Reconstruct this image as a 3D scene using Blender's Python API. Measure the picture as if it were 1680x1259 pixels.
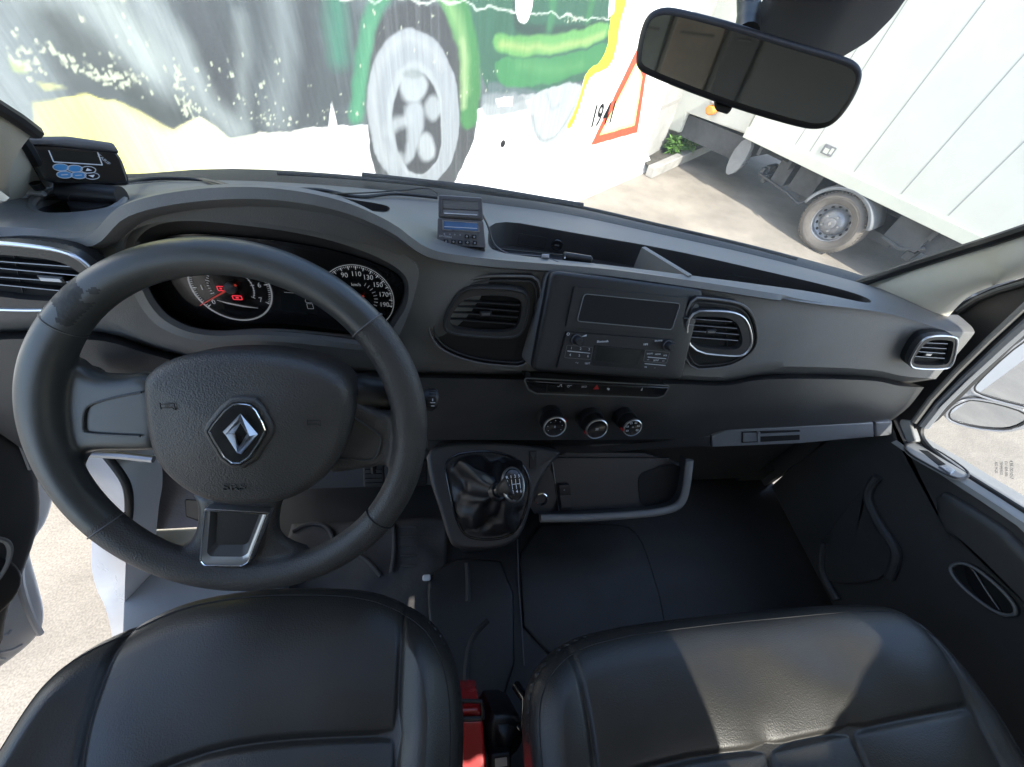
import bpy, bmesh, math, random
import numpy as np
from mathutils import Vector, Matrix, noise as mnoise

random.seed(4)
S = bpy.context.scene
COL = S.collection
for o in list(bpy.data.objects): bpy.data.objects.remove(o)

# ------------------------------------------------------------------ camera
F = 650.0; CX, CY = 840.0, 629.5
_n = np.array([745-CX, 1153-CY, F]); _D = _n/np.linalg.norm(_n)
_fx = 750-CX; _fy = -(_n[0]*_fx+F*F)/_n[1]
_F = np.array([_fx, _fy, F]); _F /= np.linalg.norm(_F)
R = np.array([np.cross(_D, _F), _F, -_D])          # world = R @ cam (x right, y down, z forward)
OFF = Vector((0, 0, 2.0))                           # camera stands 2 m above the ground
cam = bpy.data.cameras.new('camera'); camo = bpy.data.objects.new('camera', cam); COL.objects.link(camo)
m = Matrix.Identity(4)
for i in range(3):
    m[i][0] = R[i, 0]; m[i][1] = -R[i, 1]; m[i][2] = -R[i, 2]
m.translation = OFF
camo.matrix_world = m
cam.sensor_fit = 'HORIZONTAL'; cam.sensor_width = 36; cam.lens = 36*F/1680
cam.clip_start = 0.01; cam.clip_end = 500
S.camera = camo
S.render.resolution_x = 1024; S.render.resolution_y = 767

# ------------------------------------------------------------------ light
SUN_AZ, SUN_EL = 163.0, 43.0
w = bpy.data.worlds.new('World'); S.world = w; w.use_nodes = True
nt = w.node_tree; bg = nt.nodes['Background']
sky = nt.nodes.new('ShaderNodeTexSky'); sky.sky_type = 'NISHITA'; sky.sun_disc = False
sky.sun_elevation = math.radians(SUN_EL); sky.sun_rotation = math.radians(SUN_AZ)
nt.links.new(sky.outputs[0], bg.inputs[0]); bg.inputs[1].default_value = 0.15
sl = bpy.data.lights.new('sun', 'SUN'); sl.energy = 2.3; sl.angle = math.radians(0.5); sl.color = (1, .95, .86)
so = bpy.data.objects.new('sun', sl); COL.objects.link(so)
_a, _e = math.radians(SUN_AZ), math.radians(SUN_EL)
sd = Vector((math.sin(_a)*math.cos(_e), math.cos(_a)*math.cos(_e), math.sin(_e)))
so.rotation_euler = (-sd).to_track_quat('-Z', 'Y').to_euler(); so.location = (6, 0, 9)
S.view_settings.view_transform = 'Standard'; S.view_settings.look = 'None'
S.view_settings.exposure = 1.95; S.view_settings.gamma = 1
S.render.engine = 'CYCLES'
S.cycles.max_bounces = 8; S.cycles.transparent_max_bounces = 12

# ------------------------------------------------------------------ helpers
def ray(px, py): return R @ np.array([px-CX, py-CY, F])
def U(px, py, x=None, y=None, z=None):
    """photo point -> camera-centred point on the plane x=, y= or z= constant"""
    r = ray(px, py)
    t = x/r[0] if x is not None else y/r[1] if y is not None else z/r[2]
    return Vector(r*t)
def onplane(px, py, p0, n):
    r = ray(px, py); return Vector(r*(np.dot(p0, n)/np.dot(r, n)))

class Fr:
    """flat local frame: a to the right, b up, c out of the surface"""
    def __init__(s, o, tilt=0, yaw=0, n=None):
        s.o = Vector(o)
        if n is None:
            t, y = math.radians(tilt), math.radians(yaw)
            n = (math.sin(y)*math.cos(t), -math.cos(y)*math.cos(t), math.sin(t))
        s.n = Vector(n).normalized()
        s.u = Vector((0, 0, 1)).cross(s.n)
        if s.u.length < 1e-4: s.u = Vector((1, 0, 0))
        s.u.normalize(); s.v = s.n.cross(s.u)
    def pt(s, a, b, c=0): return s.o+s.u*a+s.v*b+s.n*c
    def px(s, px, py, c=0):
        p = onplane(px, py, s.o+s.n*c, s.n)-s.o
        return (p.dot(s.u), p.dot(s.v))
    def poly(s, pts, c=0): return [s.px(*p, c) if len(p) == 2 else (p[1], p[2]) for p in pts]
    def sub(s, a, b, c=0, rot=0):
        f = Fr(s.pt(a, b, c), n=s.n)
        k = math.radians(rot)
        f.u, f.v = s.u*math.cos(k)+s.v*math.sin(k), s.v*math.cos(k)-s.u*math.sin(k)
        return f

def chaikin(p, it=2, closed=True):
    for _ in range(it):
        q = []
        n = len(p)
        rng = range(n) if closed else range(n-1)
        if not closed: q.append(tuple(p[0]))
        for i in rng:
            a, b = p[i], p[(i+1) % n]
            q.append(tuple(a[k]*.75+b[k]*.25 for k in range(len(a))))
            q.append(tuple(a[k]*.25+b[k]*.75 for k in range(len(a))))
        if not closed: q.append(tuple(p[-1]))
        p = q
    return p
def rnd(p, r):
    """round the corners of a closed 2d polygon with radius ~r"""
    out = []; n = len(p)
    for i in range(n):
        a, b, c = Vector(p[i-1]), Vector(p[i]), Vector(p[(i+1) % n])
        d1, d2 = a-b, c-b
        k1 = min(r, d1.length*.45); k2 = min(r, d2.length*.45)
        s, e = b+d1.normalized()*k1, b+d2.normalized()*k2
        for t in (0, .25, .5, .75, 1):
            q = s*(1-t)**2+b*2*t*(1-t)+e*t*t
            out.append((q.x, q.y))
    return out
def area(p): return sum(p[i-1][0]*p[i][1]-p[i][0]*p[i-1][1] for i in range(len(p)))/2
def ccw(p): return p if area(p) > 0 else p[::-1]
def inset(p, d):
    p = ccw(p); n = len(p); out = []
    for i in range(n):
        a, b, c = Vector(p[i-1]), Vector(p[i]), Vector(p[(i+1) % n])
        e1, e2 = (b-a), (c-b)
        if e1.length < 1e-7: e1 = e2
        if e2.length < 1e-7: e2 = e1
        e1, e2 = e1.normalized(), e2.normalized()
        nn = Vector((-e1.y-e2.y, e1.x+e2.x))
        if nn.length < 1e-6: nn = Vector((-e1.y, e1.x))
        nn.normalize(); k = max(.5, nn.dot(Vector((-e1.y, e1.x))))
        q = b+nn*(d/k); out.append((q.x, q.y))
    return out
def rect(a0, b0, a1, b1, r=0):
    p = [(a0, b0), (a1, b0), (a1, b1), (a0, b1)]
    return rnd(p, r) if r else p
def circ(a, b, r, n=32, rb=None):
    rb = rb or r
    return [(a+r*math.cos(2*math.pi*i/n), b+rb*math.sin(2*math.pi*i/n)) for i in range(n)]
def resamp(pts, n, closed=False):
    P = [Vector(p) for p in pts]
    if closed: P.append(P[0])
    L = [0]
    for i in range(1, len(P)): L.append(L[-1]+(P[i]-P[i-1]).length)
    out = []; j = 0
    m_ = n if closed else n-1
    for i in range(n):
        t = L[-1]*i/m_
        while j < len(L)-2 and L[j+1] < t: j += 1
        k = (t-L[j])/max(1e-9, L[j+1]-L[j])
        out.append(P[j].lerp(P[j+1], k))
    return out
def crom(P, per=6):
    """Catmull-Rom through points"""
    P = [Vector(p) for p in P]; out = []
    for i in range(len(P)-1):
        a = P[max(i-1, 0)]; b = P[i]; c = P[i+1]; d = P[min(i+2, len(P)-1)]
        for k in range(per):
            t = k/per
            out.append(.5*((2*b)+(c-a)*t+(2*a-5*b+4*c-d)*t*t+(3*b-3*c+d-a)*t**3))
    out.append(P[-1]); return out

class MB:
    def __init__(s): s.v = []; s.f = []; s.mi = []; s.mats = []
    def mat(s, m):
        if m not in s.mats: s.mats.append(m)
        return s.mats.index(m)
    def add(s, vs, fs, m):
        k = len(s.v); i = s.mat(m)
        s.v += [Vector(v) for v in vs]
        for f in fs: s.f.append([k+a for a in f]); s.mi.append(i)
        return s
    def prism(s, fr, poly, c0, c1, m, capm=None):
        p = ccw(poly); n = len(p)
        s.add([fr.pt(a, b, c0) for a, b in p]+[fr.pt(a, b, c1) for a, b in p],
              [[i, (i+1) % n, n+(i+1) % n, n+i] for i in range(n)]+[list(range(n))[::-1]], m)
        s.add([fr.pt(a, b, c1) for a, b in p], [list(range(n))], capm or m)
        return s
    def pillow(s, fr, poly, c0, c1, m, r=.01, rings=5, dome=0.0):
        """extruded outline with a rounded edge; dome lifts the middle"""
        p = ccw(poly); n = len(p); rows = [[fr.pt(a, b, c0) for a, b in p]]
        for k in range(rings+1):
            t = k/rings*math.pi/2
            q = inset(p, r*(1-math.cos(t))) if k else p
            rows.append([fr.pt(a, b, c1-r*(1-math.sin(t))) for a, b in q])
        q = inset(p, r)
        ca = sum(a for a, b in q)/n; cb = sum(b for a, b in q)/n
        for k in (.8, .6, .4, .2):
            rows.append([fr.pt(ca+(a-ca)*k, cb+(b-cb)*k, c1+dome*(1-k*k)) for a, b in q])
        vs = [v for r_ in rows for v in r_]; fs = []
        for j in range(len(rows)-1):
            for i in range(n): fs.append([j*n+i, j*n+(i+1) % n, (j+1)*n+(i+1) % n, (j+1)*n+i])
        vs.append(fr.pt(ca, cb, c1+dome)); k = (len(rows)-1)*n
        for i in range(n): fs.append([k+i, k+(i+1) % n, len(vs)-1])
        fs.append(list(range(n))[::-1])
        s.add(vs, fs, m); return s
    def ring(s, fr, outer, w, c0, c1, m, inner=None):
        p = ccw(outer)
        if inner:
            p = [tuple(v) for v in resamp(p, 140, True)]; q = [tuple(v) for v in resamp(ccw(inner), 140, True)]
            ca = sum(a for a, b in q)/140; cb = sum(b for a, b in q)/140
            st = lambda P: max(range(140), key=lambda i: (P[i][0]-ca)-abs(P[i][1]-cb)*.6)
            i0, i1 = st(p), st(q); p = p[i0:]+p[:i0]; q = q[i1:]+q[:i1]
            # match by direction from the middle so that quads do not shear
            an = lambda v: math.atan2(v[1]-cb, v[0]-ca)
            qa = [(an(v), v) for v in q]
            q = [min(qa, key=lambda t: abs((t[0]-an(v)+math.pi) % (2*math.pi)-math.pi))[1] for v in p]
        else: q = inset(p, w)
        n = len(p)
        vs = [fr.pt(a, b, c) for P, c in ((p, c0), (p, c1), (q, c1), (q, c0)) for a, b in P]
        fs = []
        for k in range(3):
            for i in range(n): fs.append([k*n+i, k*n+(i+1) % n, (k+1)*n+(i+1) % n, (k+1)*n+i])
        s.add(vs, fs, m); return s
    def box(s, fr, a0, a1, b0, b1, c0, c1, m): return s.prism(fr, rect(a0, b0, a1, b1), c0, c1, m)
    def tube(s, P, r, m, n=8, cap=True, flat=1.0):
        P = [Vector(p) for p in P]; vs = []; fs = []
        up = Vector((0, 0, 1)); last = None
        for i, p in enumerate(P):
            t = (P[min(i+1, len(P)-1)]-P[max(i-1, 0)]).normalized()
            if last is None:
                x = t.cross(up)
                if x.length < .05: x = t.cross(Vector((1, 0, 0)))
            else: x = last-t*last.dot(t)
            x.normalize(); last = x; y = t.cross(x)
            rr = r[i] if isinstance(r, (list, tuple)) else r
            for k in range(n):
                a = 2*math.pi*k/n
                vs.append(p+x*math.cos(a)*rr+y*math.sin(a)*rr*flat)
        for i in range(len(P)-1):
            for k in range(n): fs.append([i*n+k, i*n+(k+1) % n, (i+1)*n+(k+1) % n, (i+1)*n+k])
        if cap: fs += [list(range(n))[::-1], [(len(P)-1)*n+k for k in range(n)]]
        s.add(vs, fs, m); return s
    def ctube(s, P, r, m, n=8):
        P = [Vector(p) for p in P]; vs = []; fs = []; N = len(P)
        nrm = (P[N//3]-P[0]).cross(P[2*N//3]-P[0]).normalized()
        for i, p in enumerate(P):
            t = (P[(i+1) % N]-P[i-1]).normalized(); x = t.cross(nrm).normalized(); y = t.cross(x)
            for k in range(n):
                a = 2*math.pi*k/n; vs.append(p+x*math.cos(a)*r+y*math.sin(a)*r)
        for i in range(N):
            for k in range(n): fs.append([i*n+k, i*n+(k+1) % n, ((i+1) % N)*n+(k+1) % n, ((i+1) % N)*n+k])
        s.add(vs, fs, m); return s
    def lathe(s, fr, prof, m, n=40, rb=1.0):
        vs = []; fs = []
        for r, c in prof:
            for k in range(n):
                a = 2*math.pi*k/n; vs.append(fr.pt(r*math.cos(a), r*math.sin(a)*rb, c))
        for j in range(len(prof)-1):
            for k in range(n): fs.append([j*n+k, j*n+(k+1) % n, (j+1)*n+(k+1) % n, (j+1)*n+k])
        s.add(vs, fs, m); return s
    def grid(s, rows, m):
        n = len(rows[0]); vs = [v for r in rows for v in r]; fs = []
        for j in range(len(rows)-1):
            for i in range(n-1): fs.append([j*n+i, j*n+i+1, (j+1)*n+i+1, (j+1)*n+i])
        s.add(vs, fs, m); return s
    def text(s, fr, body, a, b, size, c, m, align='CENTER', rot=0, bold=0.0, sx=1.0, depth=.0002):
        cu = bpy.data.curves.new('t', 'FONT'); cu.body = body; cu.size = size; cu.align_x = align; cu.align_y = 'CENTER'
        cu.extrude = depth; cu.offset = bold*size; cu.resolution_u = 3
        ob = bpy.data.objects.new('t', cu); COL.objects.link(ob)
        dg = bpy.context.evaluated_depsgraph_get(); me = ob.evaluated_get(dg).to_mesh()
        k = math.radians(rot); ck, sk = math.cos(k), math.sin(k)
        vs = []
        for v in me.vertices:
            x, y = v.co.x*sx, v.co.y
            vs.append(fr.pt(a+x*ck-y*sk, b+x*sk+y*ck, c+v.co.z))
        fs = [list(p.vertices) for p in me.polygons]
        ob.evaluated_get(dg).to_mesh_clear(); bpy.data.objects.remove(ob); bpy.data.curves.remove(cu)
        s.add(vs, fs, m); return s
    def build(s, name, parent=None, origin=None, ang=35, bevel=0, flatshade=False, label=None, recalc=True):
        me = bpy.data.meshes.new(name)
        ob = bpy.data.objects.new(name, me); COL.objects.link(ob)
        worldo = Vector(origin)+OFF if origin is not None else (Vector(parent['wo']) if parent else OFF.copy())
        if parent:
            ob.parent = parent; ob.location = worldo-Vector(parent['wo'])
        else: ob.location = worldo
        sh = OFF-worldo
        me.from_pydata([v+sh for v in s.v], [], s.f)
        for m_ in s.mats: me.materials.append(m_)
        me.polygons.foreach_set('material_index', s.mi)
        if recalc:
            bm = bmesh.new(); bm.from_mesh(me); bmesh.ops.remove_doubles(bm, verts=bm.verts, dist=1e-6)
            bmesh.ops.recalc_face_normals(bm, faces=bm.faces); bm.to_mesh(me); bm.free()
        if not flatshade:
            me.polygons.foreach_set('use_smooth', [True]*len(me.polygons))
            me.set_sharp_from_angle(angle=math.radians(ang))
        if bevel:
            b = ob.modifiers.new('b', 'BEVEL'); b.width = bevel; b.segments = 2; b.limit_method = 'ANGLE'
            b.angle_limit = math.radians(40); b.use_clamp_overlap = True
        ob['wo'] = tuple(worldo)
        if label: ob['label'] = label
        return ob

def tag(o, label=None, cat=None, group=None, kind=None):
    if label: o['label'] = label
    if cat: o['category'] = cat
    if group: o['group'] = group
    if kind: o['kind'] = kind
    return o
def empty(name, loc, parent=None):
    o = bpy.data.objects.new(name, None); COL.objects.link(o); wo = Vector(loc)+OFF
    o.empty_display_size = .1
    if parent: o.parent = parent; o.location = wo-Vector(parent['wo'])
    else: o.location = wo
    o['wo'] = tuple(wo); return o

# ------------------------------------------------------------------ materials
def mat(name, col, rough=.5, metal=0, bump=0, scale=200, var=0, vscale=8, spec=.5, coat=0, kind='noise', emit=None, sheen=0):
    m = bpy.data.materials.new(name); m.use_nodes = True; t = m.node_tree; p = t.nodes['Principled BSDF']
    p.inputs['Base Color'].default_value = (*col, 1); p.inputs['Roughness'].default_value = rough
    p.inputs['Metallic'].default_value = metal; p.inputs['Specular IOR Level'].default_value = spec
    if coat: p.inputs['Coat Weight'].default_value = coat; p.inputs['Coat Roughness'].default_value = .08
    if sheen: p.inputs['Sheen Weight'].default_value = sheen; p.inputs['Sheen Roughness'].default_value = .4
    tc = t.nodes.new('ShaderNodeTexCoord')
    if bump:
        b = t.nodes.new('ShaderNodeBump'); b.inputs['Strength'].default_value = bump; b.inputs['Distance'].default_value = .0006 if scale > 60 else .004
        if kind == 'voro':
            n = t.nodes.new('ShaderNodeTexVoronoi'); n.feature = 'SMOOTH_F1'; n.inputs['Scale'].default_value = scale; o = n.outputs['Distance']
        else:
            n = t.nodes.new('ShaderNodeTexNoise'); n.inputs['Scale'].default_value = scale; n.inputs['Detail'].default_value = 4; o = n.outputs[0]
        t.links.new(tc.outputs['Object'], n.inputs['Vector']); t.links.new(o, b.inputs['Height']); t.links.new(b.outputs[0], p.inputs['Normal'])
    if var:
        n = t.nodes.new('ShaderNodeTexNoise'); n.inputs['Scale'].default_value = vscale; n.inputs['Detail'].default_value = 6; n.inputs['Roughness'].default_value = .65
        t.links.new(tc.outputs['Object'], n.inputs['Vector'])
        mr = t.nodes.new('ShaderNodeMapRange'); mr.inputs[1].default_value = .3; mr.inputs[2].default_value = .7
        mr.inputs[3].default_value = 1-var; mr.inputs[4].default_value = 1+var
        t.links.new(n.outputs[0], mr.inputs[0])
        mx = t.nodes.new('ShaderNodeVectorMath'); mx.operation = 'SCALE'; mx.inputs[0].default_value = col
        t.links.new(mr.outputs[0], mx.inputs['Scale']); t.links.new(mx.outputs[0], p.inputs['Base Color'])
        r2 = t.nodes.new('ShaderNodeMapRange'); r2.inputs[1].default_value = .3; r2.inputs[2].default_value = .7
        r2.inputs[3].default_value = max(0, rough-var*.3); r2.inputs[4].default_value = min(1, rough+var*.3)
        t.links.new(n.outputs[0], r2.inputs[0]); t.links.new(r2.outputs[0], p.inputs['Roughness'])
    if emit:
        p.inputs['Emission Color'].default_value = (*emit[0], 1); p.inputs['Emission Strength'].default_value = emit[1]
    return m
def glassmat(name, tint=(1, 1, 1), refl=.06, rough=0.0):
    m = bpy.data.materials.new(name); m.use_nodes = True; t = m.node_tree; t.nodes.clear()
    o = t.nodes.new('ShaderNodeOutputMaterial'); mx = t.nodes.new('ShaderNodeMixShader')
    tr = t.nodes.new('ShaderNodeBsdfTransparent'); tr.inputs[0].default_value = (*tint, 1)
    g = t.nodes.new('ShaderNodeBsdfGlossy'); g.inputs['Roughness'].default_value = rough
    fr = t.nodes.new('ShaderNodeFresnel'); fr.inputs[0].default_value = 1.3
    t.links.new(fr.outputs[0], mx.inputs[0]); t.links.new(tr.outputs[0], mx.inputs[1]); t.links.new(g.outputs[0], mx.inputs[2])
    t.links.new(mx.outputs[0], o.inputs[0]); return m

M = {}
M['dash'] = mat('dash_plastic_glare', (.155, .154, .150), .50, spec=.7, bump=.55, scale=650, var=.16, vscale=7)  # upper pad paler than the lower dash, standing in for windscreen glare
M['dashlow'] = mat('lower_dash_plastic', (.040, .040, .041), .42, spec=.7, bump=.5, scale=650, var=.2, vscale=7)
M['console'] = mat('centre_stack_plastic', (.013, .013, .014), .42, spec=.5, bump=.4, scale=700, var=.14, vscale=7)
M['sill'] = mat('sunlit_sill_trim', (.30, .30, .29), .5, bump=.1, scale=1500, var=.06)  # paled so the door ledge looks sunlit
M['inmirror'] = mat('dimmed_mirror_glass', (.85, .88, .90), .03, 1)
M['slat'] = mat('vent_slat_edge', (.28, .285, .30), .35, .3)
M['dash2'] = mat('dash_dark_plastic', (.034, .034, .035), .46, spec=.6, bump=.3, scale=1400, var=.1, vscale=6)
M['dash3'] = mat('lower_plastic', (.046, .045, .044), .55, bump=.35, scale=1200, var=.15, vscale=7)
M['trimgrey'] = mat('grey_trim_plastic', (.19, .20, .215), .40, bump=.1, scale=1500, var=.06)
M['gloss'] = mat('gloss_black_plastic', (.010, .010, .011), .22, coat=.3, var=.2, vscale=9)
M['black'] = mat('black_plastic', (.012, .012, .013), .45, bump=.15, scale=1400)
M['void'] = mat('black_cavity', (.004, .004, .004), .8)
M['satin'] = mat('satin_chrome', (.58, .59, .61), .32, 1, var=.05, vscale=30)
M['chrome'] = mat('bright_chrome', (.80, .80, .82), .10, 1)
M['silver'] = mat('silver_paint', (.40, .41, .43), .32, .75, bump=.05, scale=2000)
M['rim'] = mat('wheel_foam', (.046, .049, .047), .36, spec=.7, bump=.22, scale=1800, var=.18, vscale=11)
M['grip'] = mat('wheel_grained_grip', (.052, .049, .046), .44, bump=.8, scale=700, kind='voro', var=.15, vscale=10)
M['leather'] = mat('seat_leatherette', (.027, .0255, .0225), .43, spec=.6, bump=.45, scale=620, kind='voro', var=.14, vscale=5)
M['leatherseam'] = mat('seat_stitching', (.03, .03, .03), .8)
M['boot'] = mat('gear_boot_leather', (.014, .014, .015), .36, bump=.5, scale=600, kind='voro', var=.2, vscale=12)
M['white'] = mat('white_print', (.75, .76, .78), .5)
M['dimwhite'] = mat('faded_white_print', (.55, .56, .58), .5)
M['dial'] = mat('lit_dial_print', (.75, .76, .78), .5, emit=((.9, .95, 1), .035))
M['red'] = mat('red_paint', (.50, .018, .020), .25, coat=.5, var=.12, vscale=20)
M['redlamp'] = mat('red_lamp', (.5, .02, .03), .5, emit=((1, .05, .08), .22))
M['redneedle'] = mat('red_needle', (.55, .05, .04), .5, emit=((1, .08, .05), .06))
M['redline'] = mat('red_marker', (.5, .02, .02), .4)
M['floor'] = mat('rubber_floor', (.022, .0215, .021), .50, bump=.4, scale=500, var=.25, vscale=9)
M['carpet'] = mat('grained_carpet', (.13, .13, .155), .8, bump=1.0, scale=240, kind='voro', var=.2, vscale=12)
M['mat'] = mat('floor_mat', (.055, .053, .053), .7, bump=.8, scale=170, var=.3, vscale=18)
M['body'] = mat('white_body_paint', (.74, .75, .78), .28, coat=.5, var=.03, vscale=4)
M['seal'] = mat('rubber_seal', (.012, .012, .012), .55)
M['pillar'] = mat('pillar_trim', (.60, .57, .49), .85, spec=.3, bump=.3, scale=900, var=.06)
M['fabric'] = mat('visor_fabric', (.020, .021, .025), .9, bump=.4, scale=700)
M['lcd'] = mat('dark_display', (.018, .019, .018), .15, var=.2, vscale=30)
M['bluelcd'] = mat('blue_display', (.10, .19, .36), .2, var=.2, vscale=60)
M['blue'] = mat('blue_button', (.06, .25, .50), .35)
M['mirror'] = mat('mirror_glass', (.62, .64, .66), .02, 1)
M['devgrey'] = mat('grey_device_plastic', (.12, .117, .12), .5, bump=.2, scale=1200, var=.06)
M['cable'] = mat('cable_rubber', (.014, .014, .014), .45)
M['orange'] = mat('orange_lens', (.75, .25, .03), .2, coat=.5)
M['wind'] = glassmat('windscreen_glass', (.97, .99, .98))
t = M['wind'].node_tree; out = [n for n in t.nodes if n.type == 'OUTPUT_MATERIAL'][0]; src = out.inputs[0].links[0].from_socket
df_ = t.nodes.new('ShaderNodeBsdfTranslucent'); df_.inputs[0].default_value = (.9, .9, .85, 1); m2 = t.nodes.new('ShaderNodeMixShader')
tn = t.nodes.new('ShaderNodeTexNoise'); tn.inputs['Scale'].default_value = 9; tn.inputs['Detail'].default_value = 8; tcw = t.nodes.new('ShaderNodeTexCoord'); t.links.new(tcw.outputs['Object'], tn.inputs[0])
mrw = t.nodes.new('ShaderNodeMapRange'); mrw.inputs[1].default_value = .3; mrw.inputs[2].default_value = .8; mrw.inputs[3].default_value = .02; mrw.inputs[4].default_value = .075
t.links.new(tn.outputs[0], mrw.inputs[0]); t.links.new(mrw.outputs[0], m2.inputs[0]); t.links.new(src, m2.inputs[1]); t.links.new(df_.outputs[0], m2.inputs[2]); t.links.new(m2.outputs[0], out.inputs[0])
M['win'] = glassmat('side_window_glass', (.95, .97, .96))
M['clearp'] = glassmat('clear_cluster_lens', (.96, .96, .96))
M['tyre'] = mat('dusty_tyre', (.13, .115, .10), .85, bump=.5, scale=90, var=.2, vscale=14)
M['rimgrey'] = mat('grey_wheel_rim', (.22, .225, .24), .45, .5, var=.2, vscale=30)
M['chassis'] = mat('dusty_chassis', (.055, .058, .062), .75, bump=.3, scale=50, var=.35, vscale=8)
M['guard'] = mat('grey_mudguard', (.16, .17, .18), .55, var=.15, vscale=9)
M['boxwhite'] = mat('white_truck_box', (.54, .545, .49), .38, bump=.25, scale=3, var=.07, vscale=1.6)
M['boxrail'] = mat('white_rail', (.52, .53, .46), .35, var=.05, vscale=3)
M['seam'] = mat('panel_seam', (.27, .275, .26), .6)
M['shirt'] = mat('dark_cloth', (.04, .04, .045), .9)

# ------------------------------------------------------------------ outside: ground
def groundmat(name, col, var, vs, bump, spots=0):
    m = mat(name, col, .9, bump=bump, scale=35, var=var, vscale=vs)
    t = m.node_tree; p = t.nodes['Principled BSDF']; src = p.inputs['Base Color'].links[0].from_socket
    tc = [n for n in t.nodes if n.type == 'TEX_COORD'][0]
    n = t.nodes.new('ShaderNodeTexNoise'); n.inputs['Scale'].default_value = 140; n.inputs['Detail'].default_value = 3
    t.links.new(tc.outputs['Object'], n.inputs[0])
    cr = t.nodes.new('ShaderNodeMapRange'); cr.inputs[1].default_value = .35; cr.inputs[2].default_value = .65; cr.inputs[3].default_value = .8; cr.inputs[4].default_value = 1.15
    t.links.new(n.outputs[0], cr.inputs[0])
    v = t.nodes.new('ShaderNodeVectorMath'); v.operation = 'SCALE'; t.links.new(src, v.inputs[0]); t.links.new(cr.outputs[0], v.inputs['Scale'])
    t.links.new(v.outputs[0], p.inputs['Base Color']); return m
M['ground'] = groundmat('dusty_asphalt', (.25, .222, .185), .26, 2.1, .9)
M['concrete'] = mat('grey_concrete', (.34, .335, .32), .85, bump=.4, scale=25, var=.18, vscale=3)
M['kerb'] = mat('kerb_concrete', (.30, .29, .27), .9, bump=.6, scale=30, var=.2, vscale=5)
M['soil'] = mat('dark_soil', (.07, .065, .055), .95, bump=1, scale=30, var=.4, vscale=9)
M['plinth'] = mat('white_plinth', (.80, .79, .76), .8, bump=.5, scale=20, var=.08, vscale=6)
g = MB(); s_ = 120
n_ = 24
g.grid([[Vector((-s_+2*s_*i/n_, -s_+2*s_*j/n_, -2.0)) for i in range(n_+1)] for j in range(n_+1)], M['ground'])
tag(g.build('ground', recalc=False), kind='structure')

# ------------------------------------------------------------------ mural wall
WN = Vector((.643, -.766, 0)).normalized()
GA = Vector((2.502, 5.114, -2.0))                    # wall foot line passes through here
wall = Fr(GA-WN*.13, n=WN)                           # a runs along the wall, b is height above ground
PL_B = wall.px(1060, 247)[1]                         # plinth top height
A1 = wall.px(1060, 247)[0]                           # wall's right corner
def W(pts): return [wall.px(*p) for p in pts]
A0, B1 = -6.9, 3.1
STEP = .0078
na, nb = int((A1-A0)/STEP)+1, int(B1/STEP)+1
ga = np.linspace(A0, A1, na); gb = np.linspace(0, B1, nb)
AA, BB = np.meshgrid(ga, gb)
# photo position of every wall point only serves to read the traced outlines; paint is stored on the wall itself
def blur_noise(sa, sb, seed, oct=3):
    rs = np.random.RandomState(seed); out = np.zeros_like(AA)
    amp = 1.0
    for o in range(oct):
        ca, cb = sa/2**o, sb/2**o
        nx, ny = int((A1-A0)/ca)+3, int(B1/cb)+3
        r = rs.rand(ny, nx)
        x = (AA-A0)/ca; y = BB/cb; i = x.astype(int); j = y.astype(int); fx = x-i; fy = y-j
        fx = fx*fx*(3-2*fx); fy = fy*fy*(3-2*fy)
        v = (r[j, i]*(1-fx)+r[j, i+1]*fx)*(1-fy)+(r[j+1, i]*(1-fx)+r[j+1, i+1]*fx)*fy
        out += (v-.5)*amp; amp *= .55
    return out
wob_a = blur_noise(.10, .10, 1)*.018; wob_b = blur_noise(.10, .10, 2)*.018
def sdist(poly, wob=1.0):
    """signed distance (positive inside) to a polygon in wall metres"""
    X, Y = AA+wob_a*wob, BB+wob_b*wob
    d = np.full(X.shape, 1e9); ins = np.zeros(X.shape, bool)
    n = len(poly)
    for i in range(n):
        x0, y0 = poly[i-1]; x1, y1 = poly[i]
        ex, ey = x1-x0, y1-y0; L = ex*ex+ey*ey+1e-12
        t = np.clip(((X-x0)*ex+(Y-y0)*ey)/L, 0, 1)
        d = np.minimum(d, (X-x0-t*ex)**2+(Y-y0-t*ey)**2)
        if abs(y1-y0) > 1e-12:
            c = ((y0 > Y) != (y1 > Y)) & (X < (x1-x0)*(Y-y0)/(y1-y0)+x0); ins ^= c
    return np.where(ins, 1, -1)*np.sqrt(d)
def ldist(pts, wob=1.0):
    X, Y = AA+wob_a*wob, BB+wob_b*wob
    d = np.full(X.shape, 1e9)
    for (x0, y0), (x1, y1) in zip(pts[:-1], pts[1:]):
        ex, ey = x1-x0, y1-y0; L = ex*ex+ey*ey+1e-12
        t = np.clip(((X-x0)*ex+(Y-y0)*ey)/L, 0, 1)
        d = np.minimum(d, (X-x0-t*ex)**2+(Y-y0-t*ey)**2)
    return np.sqrt(d)
IMG = np.zeros(AA.shape+(3,)); IMG[:] = (.84, .84, .82)
def paint(col, alpha):
    global IMG
    IMG = IMG*(1-alpha[..., None])+np.array(col)*alpha[..., None]
def fill(px, col, soft=.006, a=1.0, it=0, wob=1.0, noisy=0):
    p = W(px)
    if it: p = chaikin(p, it)
    al = np.clip(sdist(p, wob)/soft+.5, 0, 1)*a
    if noisy: al = al*np.clip(.8+noisy*grain, 0, 1)
    paint(col, al)
def stroke(px, col, width, soft=.02, a=1.0, it=2, wob=1.0, noisy=0):
    """width in metres on the wall"""
    p = W(px)
    if it: p = chaikin(p, it, closed=False)
    al = np.clip((width/2-ldist(p, wob))/soft+.5, 0, 1)*a
    if noisy: al = al*np.clip(.8+noisy*grain, 0, 1)
    paint(col, al)
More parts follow.
